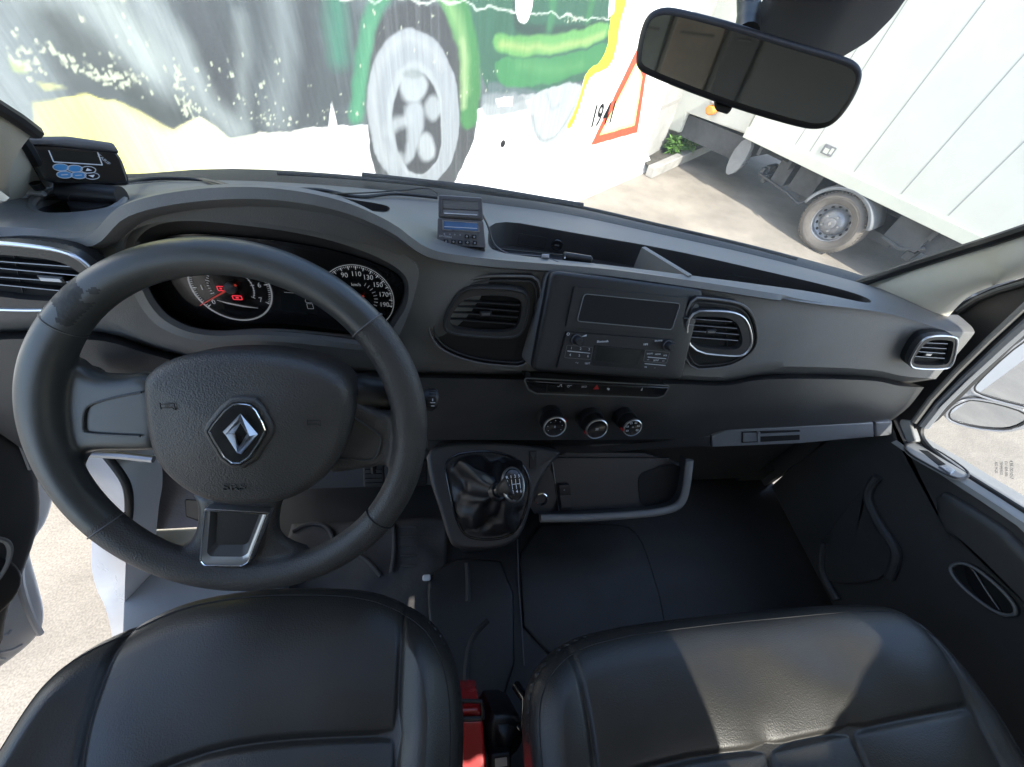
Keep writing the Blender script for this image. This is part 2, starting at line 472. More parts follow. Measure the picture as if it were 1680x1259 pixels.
def ell(cx, cy, rx, ry, rot=0, n=48):
    k = math.radians(rot); return [(cx+rx*math.cos(t)*math.cos(k)-ry*math.sin(t)*math.sin(k), cy+rx*math.cos(t)*math.sin(k)+ry*math.sin(t)*math.cos(k)) for t in [2*math.pi*i/n for i in range(n)]]
grain = blur_noise(.03, .35, 7, 4)*1.2
streak = blur_noise(.022, .9, 8, 3)
clouds = blur_noise(.35, .35, 9, 4)
# pale yellow ground on the left fading to white
ya = np.clip((wall.px(560, 250)[0]-AA)/1.1, 0, 1)*np.clip((AA-wall.px(20, 250)[0])/.3+1, 0, 1); paint((.62, .58, .10), ya*.95)
# dark painted lorry body
Y_OUT = [(1018, -60), (1008, 40), (1000, 92), (962, 122), (948, 170), (925, 230)]
fill([(-400, -900), (1010, -900), (1012, -20), (1004, 30), (1000, 95), (960, 125), (955, 140), (885, 152), (800, 165), (790, 180), (600, 205), (555, 208), (545, 168), (540, 208), (440, 220), (380, 227), (352, 205), (328, 190), (282, 213), (235, 186), (140, 153), (105, 160), (57, 170), (62, 225), (55, 320), (-400, 330)],
     (.050, .060, .064), .008)
body_mask = np.clip(sdist(W([(-400, -900), (1010, -900), (1012, -20), (1000, 95), (960, 125), (885, 152), (790, 165), (600, 205), (440, 220), (380, 227), (328, 190), (282, 213), (140, 153), (57, 170), (62, 225), (55, 320), (-400, 330)]))/.01+.5, 0, 1)
paint((.15, .18, .19), body_mask*np.clip(streak*1.2+.1, 0, 1)*.35)
paint((.13, .16, .165), body_mask*np.clip(clouds*1.5+.1, 0, 1)*.8)
# sweeping light bands on the dark side
stroke([(60, -30), (130, 20), (200, 60), (255, 110)], (0.244, 0.277, 0.277), .20, .14, .7)
stroke([(210, -40), (262, 30), (300, 80), (325, 150), (385, 215)], (0.210, 0.239, 0.239), .10, .07, .8)
stroke([(-30, 60), (25, 160), (45, 240)], (0.210, 0.244, 0.252), .22, .16, .7)
stroke([(150, -20), (205, 40), (250, 95)], (0.260, 0.294, 0.277), .08, .08, .8)
stroke([(455, -30), (470, 80), (455, 200)], (0.168, 0.193, 0.197), .10, .10, .6)
stroke([(310, -30), (345, 60), (372, 150)], (0.038, 0.042, 0.046), .12, .08, .7)
stroke([(100, 40), (150, 90), (215, 150), (275, 190)], (0.034, 0.042, 0.042), .12, .08, .7)
stroke([(395, 30), (400, 120), (402, 210)], (0.185, 0.210, 0.210), .05, .05, .5)
stroke([(500, -30), (508, 90), (500, 200)], (0.038, 0.042, 0.046), .07, .05, .6)
fill([(56, 133), (80, 135), (106, 142), (70, 148)], (0.294, 0.311, 0.168), .008)
fill([(15, 95), (40, 100), (45, 120), (22, 118)], (0.252, 0.302, 0.168), .01)
stroke([(545, -60), (552, 20), (556, 90)], (0.042, 0.151, 0.101), .10, .08, .75)
# green bodywork right of the wheel
fill([(700, -200), (1012, -200), (1012, -20), (1004, 30), (1000, 95), (962, 122), (955, 132), (885, 152), (800, 158), (790, 120), (775, 60), (760, -20)], (0.029, 0.084, 0.055), .012, .95)
stroke([(842, -80), (846, 10), (848, 45), (880, 52), (960, 48), (990, 40)], (0.025, 0.042, 0.038), .06, .03, .8)
stroke([(905, -60), (908, 10), (902, 45)], (0.042, 0.143, 0.067), .07, .05, .8)
stroke([(975, -60), (972, 0), (965, 30)], (0.038, 0.134, 0.055), .07, .05, .8)
fill([(812, 52), (850, 60), (930, 56), (1000, 33), (1002, 62), (950, 82), (870, 94), (825, 90), (808, 75)], (0.092, 0.235, 0.076), .02, .95, 1)
stroke([(822, 72), (880, 80), (945, 74), (990, 58)], (0.231, 0.294, 0.118), .035, .04, .8)
fill([(812, 92), (880, 98), (950, 88), (1002, 66), (998, 96), (960, 120), (885, 142), (840, 145), (812, 135)], (0.038, 0.151, 0.059), .015, .95, 1)
stroke([(850, 105), (900, 118), (955, 108)], (0.067, 0.193, 0.076), .06, .06, .6)
fill([(800, 135), (885, 150), (955, 135), (958, 152), (880, 165), (795, 172)], (0.084, 0.109, 0.118), .02, .8)
fill([(790, 158), (845, 150), (866, 170), (868, 182), (798, 193), (790, 180)], (0.160, 0.185, 0.193), .02, .9)
fill([(813, 163), (842, 157), (841, 172), (816, 175)], (.90, .90, .88), .008)
# tyre shading, wheel
fill([(600, 60), (640, 8), (690, 2), (735, 22), (765, 90), (785, 185), (775, 240), (755, 280), (738, 316), (700, 330), (640, 330), (612, 280), (598, 180)], (0.044, 0.048, 0.050), .01, 1, 1)
paint((0.168, 0.185, 0.193), np.clip(sdist(W([(600, 60), (640, 8), (690, 2), (735, 22), (765, 90), (785, 185), (775, 240), (738, 316), (640, 330), (598, 180)]))/.01+.5, 0, 1)*np.clip(streak*1.5, 0, 1)*.35)
fill(ell(678, 180, 76, 132, -4), (0.210, 0.231, 0.244), .012)
stroke(ell(676, 180, 64, 116, -4)[18:44], (0.260, 0.281, 0.286), .05, .05, .8)
fill(ell(682, 196, 46, 94, -3), (0.252, 0.277, 0.286), .02)
fill(ell(685, 202, 40, 84, -3), (0.042, 0.046, 0.050), .012)
fill(ell(678, 143, 23, 26, 0), (0.260, 0.286, 0.294), .03, .95)
fill(ell(712, 178, 14, 20, 0), (0.235, 0.260, 0.269), .03, .95)
fill([(663, 170), (694, 165), (698, 200), (686, 235), (678, 262), (660, 272), (668, 230), (666, 200)], (0.231, 0.256, 0.269), .03, .95, 2)
stroke([(634, 214), (655, 200), (672, 196)], (0.244, 0.269, 0.277), .07, .04, .9)
fill(ell(699, 242, 14, 24, 0), (0.260, 0.286, 0.294), .03, .95)
fill(ell(650, 265, 12, 18, 10), (0.235, 0.260, 0.269), .03, .8)
fill(ell(676, 123, 16, 8, 0), (0.168, 0.193, 0.193), .02, .8)
# green mudguard arcs
stroke([(585, 190), (588, 140), (596, 80), (612, 20), (640, -30)], (0.046, 0.160, 0.092), .085, .03, .95)
stroke([(587, 190), (592, 140), (600, 84), (616, 22)], (0.067, 0.210, 0.118), .04, .04, .8)
stroke([(724, -30), (752, 20), (768, 75), (775, 130), (770, 192)], (0.042, 0.143, 0.050), .16, .03, .97)
stroke([(728, -10), (752, 40), (763, 95), (764, 150)], (0.143, 0.260, 0.109), .07, .06, .85)
stroke([(757, 70), (762, 120), (761, 175)], (0.231, 0.311, 0.160), .04, .04, .8)
# front wheel, pale
fill([(874, 150), (955, 130), (950, 170), (935, 205), (915, 236), (890, 242), (874, 220), (868, 185)], (0.277, 0.302, 0.311), .012, 1, 1)
stroke([(897, 152), (905, 180), (918, 172)], (0.210, 0.235, 0.252), .03, .02, .7)
stroke([(874, 190), (880, 225), (896, 236), (920, 215), (940, 180)], (0.160, 0.176, 0.185), .022, .02, .7)
stroke([(925, 195), (935, 170), (945, 150)], (0.328, 0.336, 0.336), .03, .02, .8)
# yellow outline and white windows
fill([(992, -80), (1034, -80), (1030, 0), (1016, 40), (1013, 70), (1005, 106), (975, 124), (966, 130), (955, 165), (940, 206), (932, 216), (930, 208), (945, 180), (955, 145), (962, 118), (985, 105), (996, 80), (1002, 34), (1008, -5)], (.88, .85, .03), .008, 1, 1)
fill(ell(859, 5, 14, 32, 0), (.90, .90, .86), .008)
fill([(1000, -60), (1014, -60), (1008, 20), (998, 30)], (.88, .88, .84), .01)
stroke([(560, -4), (640, -2), (745, 6), (800, 16), (860, 20), (925, 27), (1000, 33)], (.62, .68, .60), .008, .008, .6, it=0, wob=2)
# warning triangle
fill([(1049, 72), (1061, 118), (1046, 218), (969, 239)], (.62, .07, .03), .006, 1, 0, .4)
fill([(1046, 100), (1054, 126), (1041, 206), (984, 222)], (.85, .70, .25), .008, 1, 0, .4)
fill([(1045, 110), (1050, 130), (1038, 201), (990, 214)], (.86, .86, .80), .010, 1, 0, .4)
# paint losses: flecks that show the pale render
rs = np.random.RandomState(3)
fl = blur_noise(.035, .045, 11, 3); big = blur_noise(.5, .4, 12, 2)
def chip(px, n, sp):
    global IMG
    for _ in range(n):
        k = rs.rand()*(len(px)-1); i = int(k); x = px[i][0]+(px[i+1][0]-px[i][0])*(k-i)+rs.randn()*sp; y = px[i][1]+(px[i+1][1]-px[i][1])*(k-i)+rs.randn()*sp*.7
        a, b = wall.px(x, y); r = .002+.0055*rs.rand()**2.5; q = .6+1.0*rs.rand()
        ia, ib = int((a-A0)/(A1-A0)*(na-1)), int(b/B1*(nb-1)); e = 6
        if ia < e or ib < e or ia > na-e-2 or ib > nb-e-2: continue
        sl_ = (slice(ib-e, ib+e+1), slice(ia-e, ia+e+1))
        if body_mask[ib, ia] < .5: continue
        k2 = rs.rand()*6
        dd = np.sqrt((AA[sl_]-a)**2+((BB[sl_]-b)/q)**2)+(np.sin(AA[sl_]*400+k2)*.0025)
        al = np.clip((r-dd)/.003+.5, 0, 1)[..., None]
        IMG[sl_] = IMG[sl_]*(1-al)+np.array((.34, .37, .28))*al
chip([(60, 70), (110, 100), (150, 118), (185, 128), (235, 130)], 120, 8)
chip([(25, 60), (40, 100), (60, 125)], 40, 10)
chip([(285, 110), (298, 150), (308, 190), (320, 175)], 70, 6)
chip([(150, 60), (270, 130), (380, 160), (500, 150)], 90, 45)
chip([(430, 190), (460, 205), (590, 180)], 50, 10)
chip([(650, 240), (672, 285), (690, 290)], 110, 8)
chip([(600, 20), (690, 40), (760, 130), (830, 150)], 30, 25)
chip([(930, 34), (960, 32)], 30, 4)
IMG *= (1+np.clip(grain, -.6, .6)*.10)[..., None]
IMG = np.clip(IMG, 0, .9)
wall_np = np.empty((nb, na, 3)); o_ = np.array(wall.o); u_ = np.array(wall.u)
me = bpy.data.meshes.new('mural_wall')
VV = (o_[None, None]+AA[..., None]*u_+BB[..., None]*np.array([0, 0, 1.]))+np.array(OFF)
idx = np.arange(na*nb).reshape(nb, na)
Fq = np.stack([idx[:-1, :-1], idx[:-1, 1:], idx[1:, 1:], idx[1:, :-1]], -1).reshape(-1, 4)
me.vertices.add(na*nb); me.vertices.foreach_set('co', VV.reshape(-1))
me.loops.add(Fq.size); me.loops.foreach_set('vertex_index', Fq.reshape(-1).astype(np.int32))
me.polygons.add(len(Fq)); me.polygons.foreach_set('loop_start', np.arange(0, Fq.size, 4, dtype=np.int32))
me.update(calc_edges=True)
ca = me.color_attributes.new('paint', 'FLOAT_COLOR', 'POINT')
ca.data.foreach_set('color', np.concatenate([IMG, np.ones(IMG.shape[:2]+(1,))], -1).reshape(-1).astype(np.float32))
mm = mat('mural_paint', (.8, .8, .8), .62, bump=.35, scale=45)
t = mm.node_tree; at_ = t.nodes.new('ShaderNodeVertexColor'); at_.layer_name = 'paint'
tcn = [n for n in t.nodes if n.type == 'TEX_COORD'][0]
mp = t.nodes.new('ShaderNodeMapping'); mp.inputs['Scale'].default_value = (70, 70, 3.2); t.links.new(tcn.outputs['Object'], mp.inputs[0])
ns = t.nodes.new('ShaderNodeTexNoise'); ns.inputs['Scale'].default_value = 1; ns.inputs['Detail'].default_value = 6; t.links.new(mp.outputs[0], ns.inputs[0])
mr = t.nodes.new('ShaderNodeMapRange'); mr.inputs[1].default_value = .3; mr.inputs[2].default_value = .75; mr.inputs[3].default_value = .90; mr.inputs[4].default_value = 1.14
t.links.new(ns.outputs[0], mr.inputs[0])
vm = t.nodes.new('ShaderNodeVectorMath'); vm.operation = 'SCALE'; t.links.new(at_.outputs[0], vm.inputs[0]); t.links.new(mr.outputs[0], vm.inputs['Scale'])
t.links.new(vm.outputs[0], t.nodes['Principled BSDF'].inputs['Base Color'])
me.materials.append(mm)
wroot = empty('painted_wall', wall.pt((A0+A1)/2, 0, -.15))
tag(wroot, 'long white wall painted with a mural of an old green army lorry', 'wall')
mo = bpy.data.objects.new('mural', me); COL.objects.link(mo); mo.parent = wroot; mo.location = -Vector(wroot['wo']); mo['wo'] = tuple(wroot['wo'])
b = MB()
b.box(wall, A0, A1-.003, 0, B1, -.3, -.003, M['plinth'])
b.build('masonry', wroot)
# sloping white plinth at the wall's foot
b = MB()
foot = Fr(GA, n=WN)
e0, e1 = foot.px(1073, 277)[0], A1
b.add([wall.pt(A0, PL_B, .002), wall.pt(A1, PL_B, .002), foot.pt(e0, .0, 0), foot.pt(A0, .0, 0), wall.pt(A0, 0, 0), wall.pt(A1, 0, 0)],
      [[3, 2, 1, 0], [2, 5, 1], [0, 4, 3], [4, 5, 2, 3]], M['plinth'])
b.build('plinth', wroot)
b = MB()
blk = mat('black_number_paint', (.01, .01, .01), .9, spec=.1)
for ch, x, y in (('1', 974, 193), ('9', 983, 191), ('4', 994, 189), ('1', 1004, 186)):
    a, bb = wall.px(x, y); b.text(wall, ch, a, bb, .27, .006, blk, rot=0, sx=.7, bold=.012)
b.build('painted_year', wroot)
b = MB(); a, bb = wall.px(825, 236)
b.lathe(wall.sub(a, bb, .001), [(.0, .006), (.02, .006), (.028, .0)], M['void'], 12); b.build('drain_hole', wroot)

# side wall returning behind the corner, and its bed with weeds
c0 = wall.pt(A1, 0, -.002)
c1 = U(1180, 193, z=-1.97); c1.z = c0.z
dirv = (c1-c0).normalized(); sn = Vector((dirv.y, -dirv.x, 0))
side = Fr(c0-dirv*.0+sn*0, n=sn)
b = MB(); b.box(side, .004, 7.5, 0, 3.1, -.25, 0, M['concrete'])
b.box(side, .004, 7.5, .62, .66, .0, .006, M['kerb'])
o = b.build('side_wall', origin=side.pt(3, 0, -.1)); tag(o, 'plain grey concrete wall going back from the mural corner in shade', 'wall')
k0 = U(1075, 277, z=-1.88); k1 = U(1173, 233, z=-1.88); kd = (k1-k0).normalized()
kf = Fr(Vector((k0.x, k0.y, -2)), n=(kd.y, -kd.x, 0))
b = MB(); b.box(kf, .0, 6, 0, .12, -.10, 0, M['kerb']); o = b.build('kerb', origin=kf.pt(2, 0), bevel=.008); tag(o, kind='structure')
b = MB(); b.grid([[side.pt(.01+i*.35, .085+random.uniform(0, .02), .005) for i in range(18)], [kf.pt(.01+i*.35, .095+random.uniform(-.01, .02), -.101) for i in range(18)]], M['soil'])
b.build('soil_bed', recalc=False)['kind'] = 'structure'
M['leaf'] = mat('weed_leaf', (.10, .21, .04), .55, var=.35, vscale=25)
M['leafpale'] = mat('pale_weed_leaf', (.16, .19, .12), .6, var=.3, vscale=25)
def weed(name, base, h, n, m, label, seed, spread=.18):
    rd = random.Random(seed); b = MB()
    for k in range(n):
        a = rd.uniform(0, 6.28); hh = h*rd.uniform(.5, 1.05); lean = rd.uniform(.1, .75)*spread/.18
        st = Vector(base)+Vector((rd.uniform(-1, 1), rd.uniform(-1, 1), 0))*spread*.5
        P = [st+Vector((math.cos(a)*lean*hh*t*t*.9, math.sin(a)*lean*hh*t*t*.9, hh*t)) for t in (0, .35, .7, 1)]
        b.tube(P, [.006, .005, .004, .002], m, 5)
        for q in range(9):
            t = rd.uniform(.25, 1); i = min(2, int(t*3)); p = P[i].lerp(P[i+1], t*3-i)
            d = Vector((rd.uniform(-1, 1), rd.uniform(-1, 1), rd.uniform(-.1, .6))).normalized(); L = rd.uniform(.05, .12)
            w_ = d.cross(Vector((0, 0, 1))).normalized()*L*.2
            b.add([p, p+d*L*.4+w_, p+d*L+Vector((0, 0, -L*.25)), p+d*L*.4-w_], [[0, 1, 2], [0, 2, 3]], m)
    o = b.build(name, origin=base, flatshade=True, recalc=False); tag(o, label, 'plant', 'weeds along the side wall'); return o
weed('weed', U(1128, 247, z=-1.9), .42, 42, M['leaf'], 'bushy bright green weed growing against the grey side wall', 1)
weed('weed', U(1102, 250, z=-1.9), .18, 16, M['leaf'], 'small low green weed by the corner of the mural wall', 2, .14)
weed('weed', U(1193, 218, z=-1.9), .30, 26, M['leafpale'], 'dull grey green weed in the shade beside the truck end', 3, .22)

# ------------------------------------------------------------------ box truck
TD = Vector((.4643, -.8857, 0)); TNn = Vector((-.8857, -.4643, 0))
TC = Vector((4.461, 4.099, -2.0278)); ks = 2.0/2.3727
TC = TC*ks; TR_ = .345*ks
tf = Fr(Vector((TC.x, TC.y, -2.0)), n=TNn)           # a along the truck (rear positive), b height, c towards us
truck = empty('box_truck', tf.pt(0, 0, -.8)); tag(truck, 'white box truck parked on the right, side on, with dusty rear wheel', 'truck')
P = lambda x, y, c=0: tf.px(x, y, c)
bl = P(1228, 222); br = P(1613, 407)
bot = bl[1]
M_b = M['boxwhite']
# box side leans on four corner points
top = 2.75; left = bl[0]; right = 2.3
b = MB()
slope = (br[1]-bl[1])/(br[0]-bl[0])
by = lambda a: bl[1]+slope*(a-bl[0])
b.prism(tf, [(left, by(left)), (right, by(right)), (right, top), (left, top)], -1.75, .06, M_b)
for (x0, y0), (x1, y1) in (((1420, 107), (1487, 3)), ((1403, 280), (1617, 0)), ((1480, 317), (1680, 90)), ((1560, 350), (1680, 233)), ((1300, 245), (1345, 175))):
    a0_, b0_ = P(x0, y0, .06); a1_, b1_ = P(x1, y1, .06); k = (a1_-a0_)/(b1_-b0_)
    yb = by(a0_)+.11; q = lambda y: a0_+k*(y-b0_)
    b.prism(tf, [(q(yb)-.0035, yb), (q(yb)+.0035, yb), (q(top)+.0035, top-.01), (q(top)-.0035, top-.01)], .059, .0615, M['seam'])
bx = b.build('cargo_box', truck, bevel=0)
b = MB()
b.prism(tf, [(left-.01, by(left)-.015), (right+.01, by(right)-.015), (right+.01, by(right)+.085), (left-.01, by(left)+.085)], .061, .085, M['boxrail'])
a_, b_ = P(1590, 372, .085)
b.build('lower_rail', bx, bevel=.004)
b = MB(); a_, b_ = P(1359, 247, .062)
lf = tf.sub(a_, b_, .062, 0)
b.prism(lf, rect(-.055, -.04, .055, .04, .005), 0, .006, M['rimgrey']); b.prism(lf, rect(-.035, -.028, .01, .012), .006, .010, M['boxrail']); b.prism(lf, rect(.02, -.02, .045, .028), .006, .010, M['boxrail'])
b.build('side_marker', bx)
# wheel
wc = tf.sub(0, TR_, 0)
b = MB()
R_ = TR_
b.lathe(wc, [(R_*.60, .03), (R_*.62, .055), (R_*.72, .075), (R_*.86, .078), (R_*.96, .055), (R_, .02), (R_, -.14), (R_*.9, -.19), (R_*.6, -.19)], M['tyre'], 72)
for i in range(60):
    a = i*6.2832/60
    b.prism(wc.sub(math.cos(a)*R_*.985, math.sin(a)*R_*.985, 0, math.degrees(a)), rect(-.006, -.007, .006, .007), -.13, .05, M['tyre'])
b.ctube([wc.pt(R_*.80*math.cos(t), R_*.80*math.sin(t), .078) for t in [k*6.2832/60 for k in range(60)]], .003, M['tyre'], 6)
ty = b.build('wheel', truck, origin=wc.pt(0, 0, 0))
b = MB()
b.lathe(wc, [(R_*.61, .05), (R_*.58, .045), (R_*.56, .01), (R_*.44, -.01), (R_*.40, .02), (R_*.30, .045), (R_*.18, .05), (R_*.17, .062), (R_*.0, .066)], M['rimgrey'], 60)
for i in range(14):
    a = i*6.2832/14
    b.prism(wc.sub(math.cos(a)*R_*.50, math.sin(a)*R_*.50, 0, math.degrees(a)), circ(0, 0, R_*.035, 10, R_*.05), -.02, .006, M['void'])
for i in range(5):
    a = i*6.2832/5
    b.prism(wc.sub(math.cos(a)*R_*.26, math.sin(a)*R_*.26, .04, math.degrees(a)), circ(0, 0, R_*.035, 6), 0, .02, M['silver'])
b.prism(wc.sub(0, 0, .066), [(-.014, 0), (0, -.022), (.014, 0), (0, .022)], 0, .004, M['satin'])
b.build('rim', ty, origin=wc.pt(0, 0, 0))
# mudguard
b = MB()
arc = [(wc.o+wc.u*math.cos(t)*R_*1.20+wc.v*math.sin(t)*R_*1.17) for t in [math.radians(k) for k in range(18, 171, 6)]]
rows = []
for off, rr in ((-.2, 0), (.05, 0), (.085, -.01), (.087, -.035)):
    rows.append([p+tf.n*off+(wc.o-p).normalized()*(-rr) for p in arc])
b.grid(rows, M['guard']); 
o = b.build('mudguard', truck, recalc=False); sm = o.modifiers.new('s', 'SOLIDIFY'); sm.thickness = .012
b = MB()
for x0, x1, h0, h1, c0_, c1_ in ((-1.25, 2.2, .42, .55, -.55, -.45), (-1.25, 2.2, .42, .55, -1.4, -1.3)):
    b.box(tf, x0, x1, h0, h1, c0_, c1_, M['chassis'])
for (x, y, wd, ht, cc) in ((1283, 285, .16, .22, -.12), (1322, 298, .26, .26, -.10), (1492, 382, .30, .24, -.05), (1540, 405, .4, .2, -.12)):
    a_, b_ = P(x, y, cc); b.prism(tf, rnd([(a_-wd/2, b_-ht/2), (a_+wd/2, b_-ht/2), (a_+wd/2, b_+ht/2), (a_-wd/2, b_+ht/2)], .02), cc-.35, cc, M['chassis'])
for k in range(9):
    a_ = -1.1+k*.36
    if abs(a_) > .35: b.box(tf, a_, a_+.04, .5, by(a_)-.02, -1.7, -.02, M['chassis'])
b.tube([tf.pt(-1.0, .33, -.1), tf.pt(-.6, .30, -.08), tf.pt(-.42, .26, -.08), tf.pt(-.36, .34, -.1)], .014, M['chassis'], 8)
b.tube([tf.pt(.42, .36, -.05), tf.pt(.6, .34, -.05), tf.pt(.75, .42, -.08)], .02, M['chassis'], 8)
b.tube([tf.pt(.9, .30, -.12), tf.pt(1.3, .27, -.1), tf.pt(1.9, .29, -.1)], .03, M['guard'], 8)
for k in range(14):
    a_ = random.choice([random.uniform(-1.1, -.35), random.uniform(.4, 1.8)]); z_ = random.uniform(.3, .5)
    b.box(tf, a_, a_+random.uniform(.04, .12), z_-.05, z_+.03, -.35, -.1-random.uniform(0, .1), M['chassis'])
b.box(tf, -.5, .5, TR_-.04, TR_+.04, -1.5, -.19, M['chassis'])
b.build('chassis', truck, bevel=.006)
b = MB(); w2 = tf.sub(0, TR_, -1.5)
b.lathe(w2, [(R_*.3, .1), (R_*.9, .1), (R_, .06), (R_, -.1), (R_*.3, -.1)], M['tyre'], 40); b.build('wheel', truck, origin=w2.o)
# fairing blade at the front end of the box, cab behind the mirror
b = MB()
q = [P(1226, 225, 0), P(1240, 232, 0), P(1222, 270, 0), P(1200, 288, 0), P(1192, 282, 0), P(1204, 250, 0)]
b.prism(tf, chaikin(q, 1), -.02, .04, M['guard'])
b.tube([tf.pt(*P(1232, 250), -.02), tf.pt(*P(1226, 268), .0), tf.pt(*P(1212, 273), .03), tf.pt(*P(1223, 258), .03)], .008, M['chassis'], 6)
b.build('side_guard', truck, bevel=.005)
b = MB()
ca0, cb0 = P(1190, 205, 0)
b.prism(tf, [(left-.06, bot-.02), (left-.06, 2.2), (left-1.1, 2.2), (left-1.75, 1.5), (left-2.3, 1.15), (left-2.35, bot-.3), (left-1.9, bot-.42), (left-.9, bot-.30), (left-.9, bot-.08)], -1.65, -.05, M['boxwhite'])
cb_ = b.build('cab', truck, bevel=.02)
b = MB(); b.prism(tf, [(left-.06, bot-.06), (left-.95, bot-.10), (left-.95, bot-.34), (left-.06, bot-.3)], -1.6, -.10, M['chassis']); b.build('step', cb_)
b = MB()
p_ = onplane(1165, 181, np.array(tf.pt(0, 0, .02)), np.array(TNn)); lf = Fr(p_, n=TNn)
b.pillow(lf, circ(0, 0, .06, 24, .05), -.05, .02, M['orange'], .02); b.pillow(lf.sub(.0, .09, 0), rect(-.045, -.03, .045, .05, .015), -.10, .02, M['satin'], .02)
b.build('indicator_lamp', cb_)

# ================================================================== the van
van = empty('van', (0.19, 0.3, -2.0)); tag(van, 'dark cab interior of a white van seen from between its seats', 'van')

# ------------------------------------------------------------------ dashboard body
def line(pts):
    return crom([U(px, py, y=y) for px, py, y in pts], 6)
L0 = line([(-160, 335, .42), (-60, 332, .47), (60, 322, .56), (215, 303, .66), (350, 296, .72), (520, 303, .75), (700, 320, .75), (800, 334, .745), (930, 352, .73), (1080, 384, .71), (1250, 422, .67), (1420, 467, .60), (1500, 492, .55), (1545, 516, .505)])
Lm = line([(-160, 352, .41), (-60, 352, .44), (60, 345, .50), (215, 325, .55), (350, 310, .60), (520, 318, .62), (700, 362, .60), (800, 375, .61), (930, 388, .62), (1080, 412, .61), (1250, 445, .585), (1420, 480, .54), (1500, 503, .515), (1547, 524, .49)])
L1 = line([(-160, 388, .40), (-60, 386, .41), (60, 385, .425), (170, 394, .425), (235, 352, .425), (330, 333, .43), (450, 330, .43), (560, 347, .43), (640, 375, .435), (705, 410, .45), (800, 428, .475), (900, 437, .485), (1000, 446, .49), (1150, 466, .49), (1320, 492, .485), (1450, 510, .48), (1552, 540, .465)])
L1b = line([(-160, 400, .395), (-60, 398, .40), (60, 398, .415), (170, 408, .42), (230, 372, .42), (330, 350, .425), (450, 346, .425), (560, 362, .425), (645, 400, .43), (705, 440, .44), (800, 448, .465), (900, 452, .475), (1000, 462, .48), (1150, 484, .48), (1320, 510, .475), (1450, 526, .47), (1558, 556, .455)])
L2 = line([(-160, 542, .375), (-60, 540, .385), (60, 534, .40), (170, 536, .41), (240, 560, .41), (330, 585, .415), (450, 598, .42), (600, 602, .425), (700, 606, .43), (830, 608, .43), (1000, 612, .435), (1120, 616, .435), (1190, 618, .435), (1245, 604, .44), (1320, 602, .44), (1430, 607, .44), (1480, 617, .435), (1534, 622, .43)])
L3 = line([(-160, 550, .395), (-60, 549, .40), (60, 543, .415), (170, 546, .425), (240, 568, .425), (330, 592, .43), (450, 605, .435), (600, 609, .44), (700, 613, .445), (830, 615, .445), (1000, 619, .45), (1120, 624, .45), (1190, 627, .452), (1245, 616, .46), (1320, 614, .46), (1430, 618, .46), (1480, 627, .453), (1534, 630, .448)])
L3b = line([(-160, 560, .37), (-60, 560, .375), (60, 556, .385), (170, 560, .395), (240, 580, .40), (330, 602, .405), (450, 614, .41), (600, 618, .415), (700, 621, .42), (830, 623, .42), (1000, 627, .425), (1120, 631, .425), (1190, 633, .425), (1245, 624, .43), (1320, 622, .43), (1430, 625, .43), (1480, 634, .428), (1534, 636, .43)])
L5 = line([(-160, 760, .33), (-60, 752, .335), (60, 745, .34), (170, 742, .35), (300, 735, .36), (450, 725, .37), (600, 722, .38), (700, 722, .385), (830, 722, .39), (1000, 722, .395), (1120, 720, .395), (1160, 716, .395), (1190, 706, .398), (1300, 700, .40), (1430, 693, .405), (1480, 688, .415), (1520, 652, .43)])
def xres(L, xs):
    X = [p.x for p in L]; return [Vector((x, float(np.interp(x, X, [p.y for p in L])), float(np.interp(x, X, [p.z for p in L])))) for x in xs]
x0 = -.62; x1 = .965
xs = list(np.linspace(x0, x1, 150))
rows0 = [xres(L, xs) for L in (L0, Lm, L1, L1b, L2)]
def smoothrows(rows, per=5):
    out = []
    for i in range(len(rows[0])):
        out.append(crom([r[i] for r in rows], per))
    return [list(r) for r in zip(*out)]
top = smoothrows(rows0, 6)
# plump the edge a little, blend end columns down at the passenger end
dash_rows = top+[xres(L3, xs), xres(L3b, xs)]+smoothrows([xres(L3b, xs), [a.lerp(b_, .5)+Vector((0, -.006, 0)) for a, b_ in zip(xres(L3b, xs), xres(L5, xs))], xres(L5, xs)], 5)[1:]
under = [p+Vector((0, .05, -.012)) for p in dash_rows[-1]]
dash_rows.append(under); dash_rows.append([p+Vector((0, .20, -.02)) for p in under])
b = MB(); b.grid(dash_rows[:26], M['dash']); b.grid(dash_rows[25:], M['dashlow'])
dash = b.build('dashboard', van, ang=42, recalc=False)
so_ = dash.modifiers.new('solid', 'SOLIDIFY'); so_.thickness = .006; so_.offset = 1 
# openings cut into the dashboard
def cutter(poly3, d0, d1):
    if abs(d0.x)+abs(d0.y) < 1e-6 and d0.z > 0:
        zt_, zb_ = max(p.z for p in poly3)+d0.z, min(p.z for p in poly3)+d1.z
        A = [Vector((p.x, p.y, zt_)) for p in poly3]; B = [Vector((p.x, p.y, zb_)) for p in poly3]; d0 = d1 = Vector()
    else: A = B = poly3
    bm = bmesh.new(); lo = [bm.verts.new(p+d0+OFF-Vector(van['wo'])) for p in A]; hi = [bm.verts.new(p+d1+OFF-Vector(van['wo'])) for p in B]
    n = len(poly3); bm.faces.new(lo[::-1]); bm.faces.new(hi)
    for i in range(n): bm.faces.new([lo[i], lo[(i+1) % n], hi[(i+1) % n], hi[i]])
    bmesh.ops.recalc_face_normals(bm, faces=bm.faces)
    me = bpy.data.meshes.new('cut'); bm.to_mesh(me); bm.free(); return me
cutdefs = []
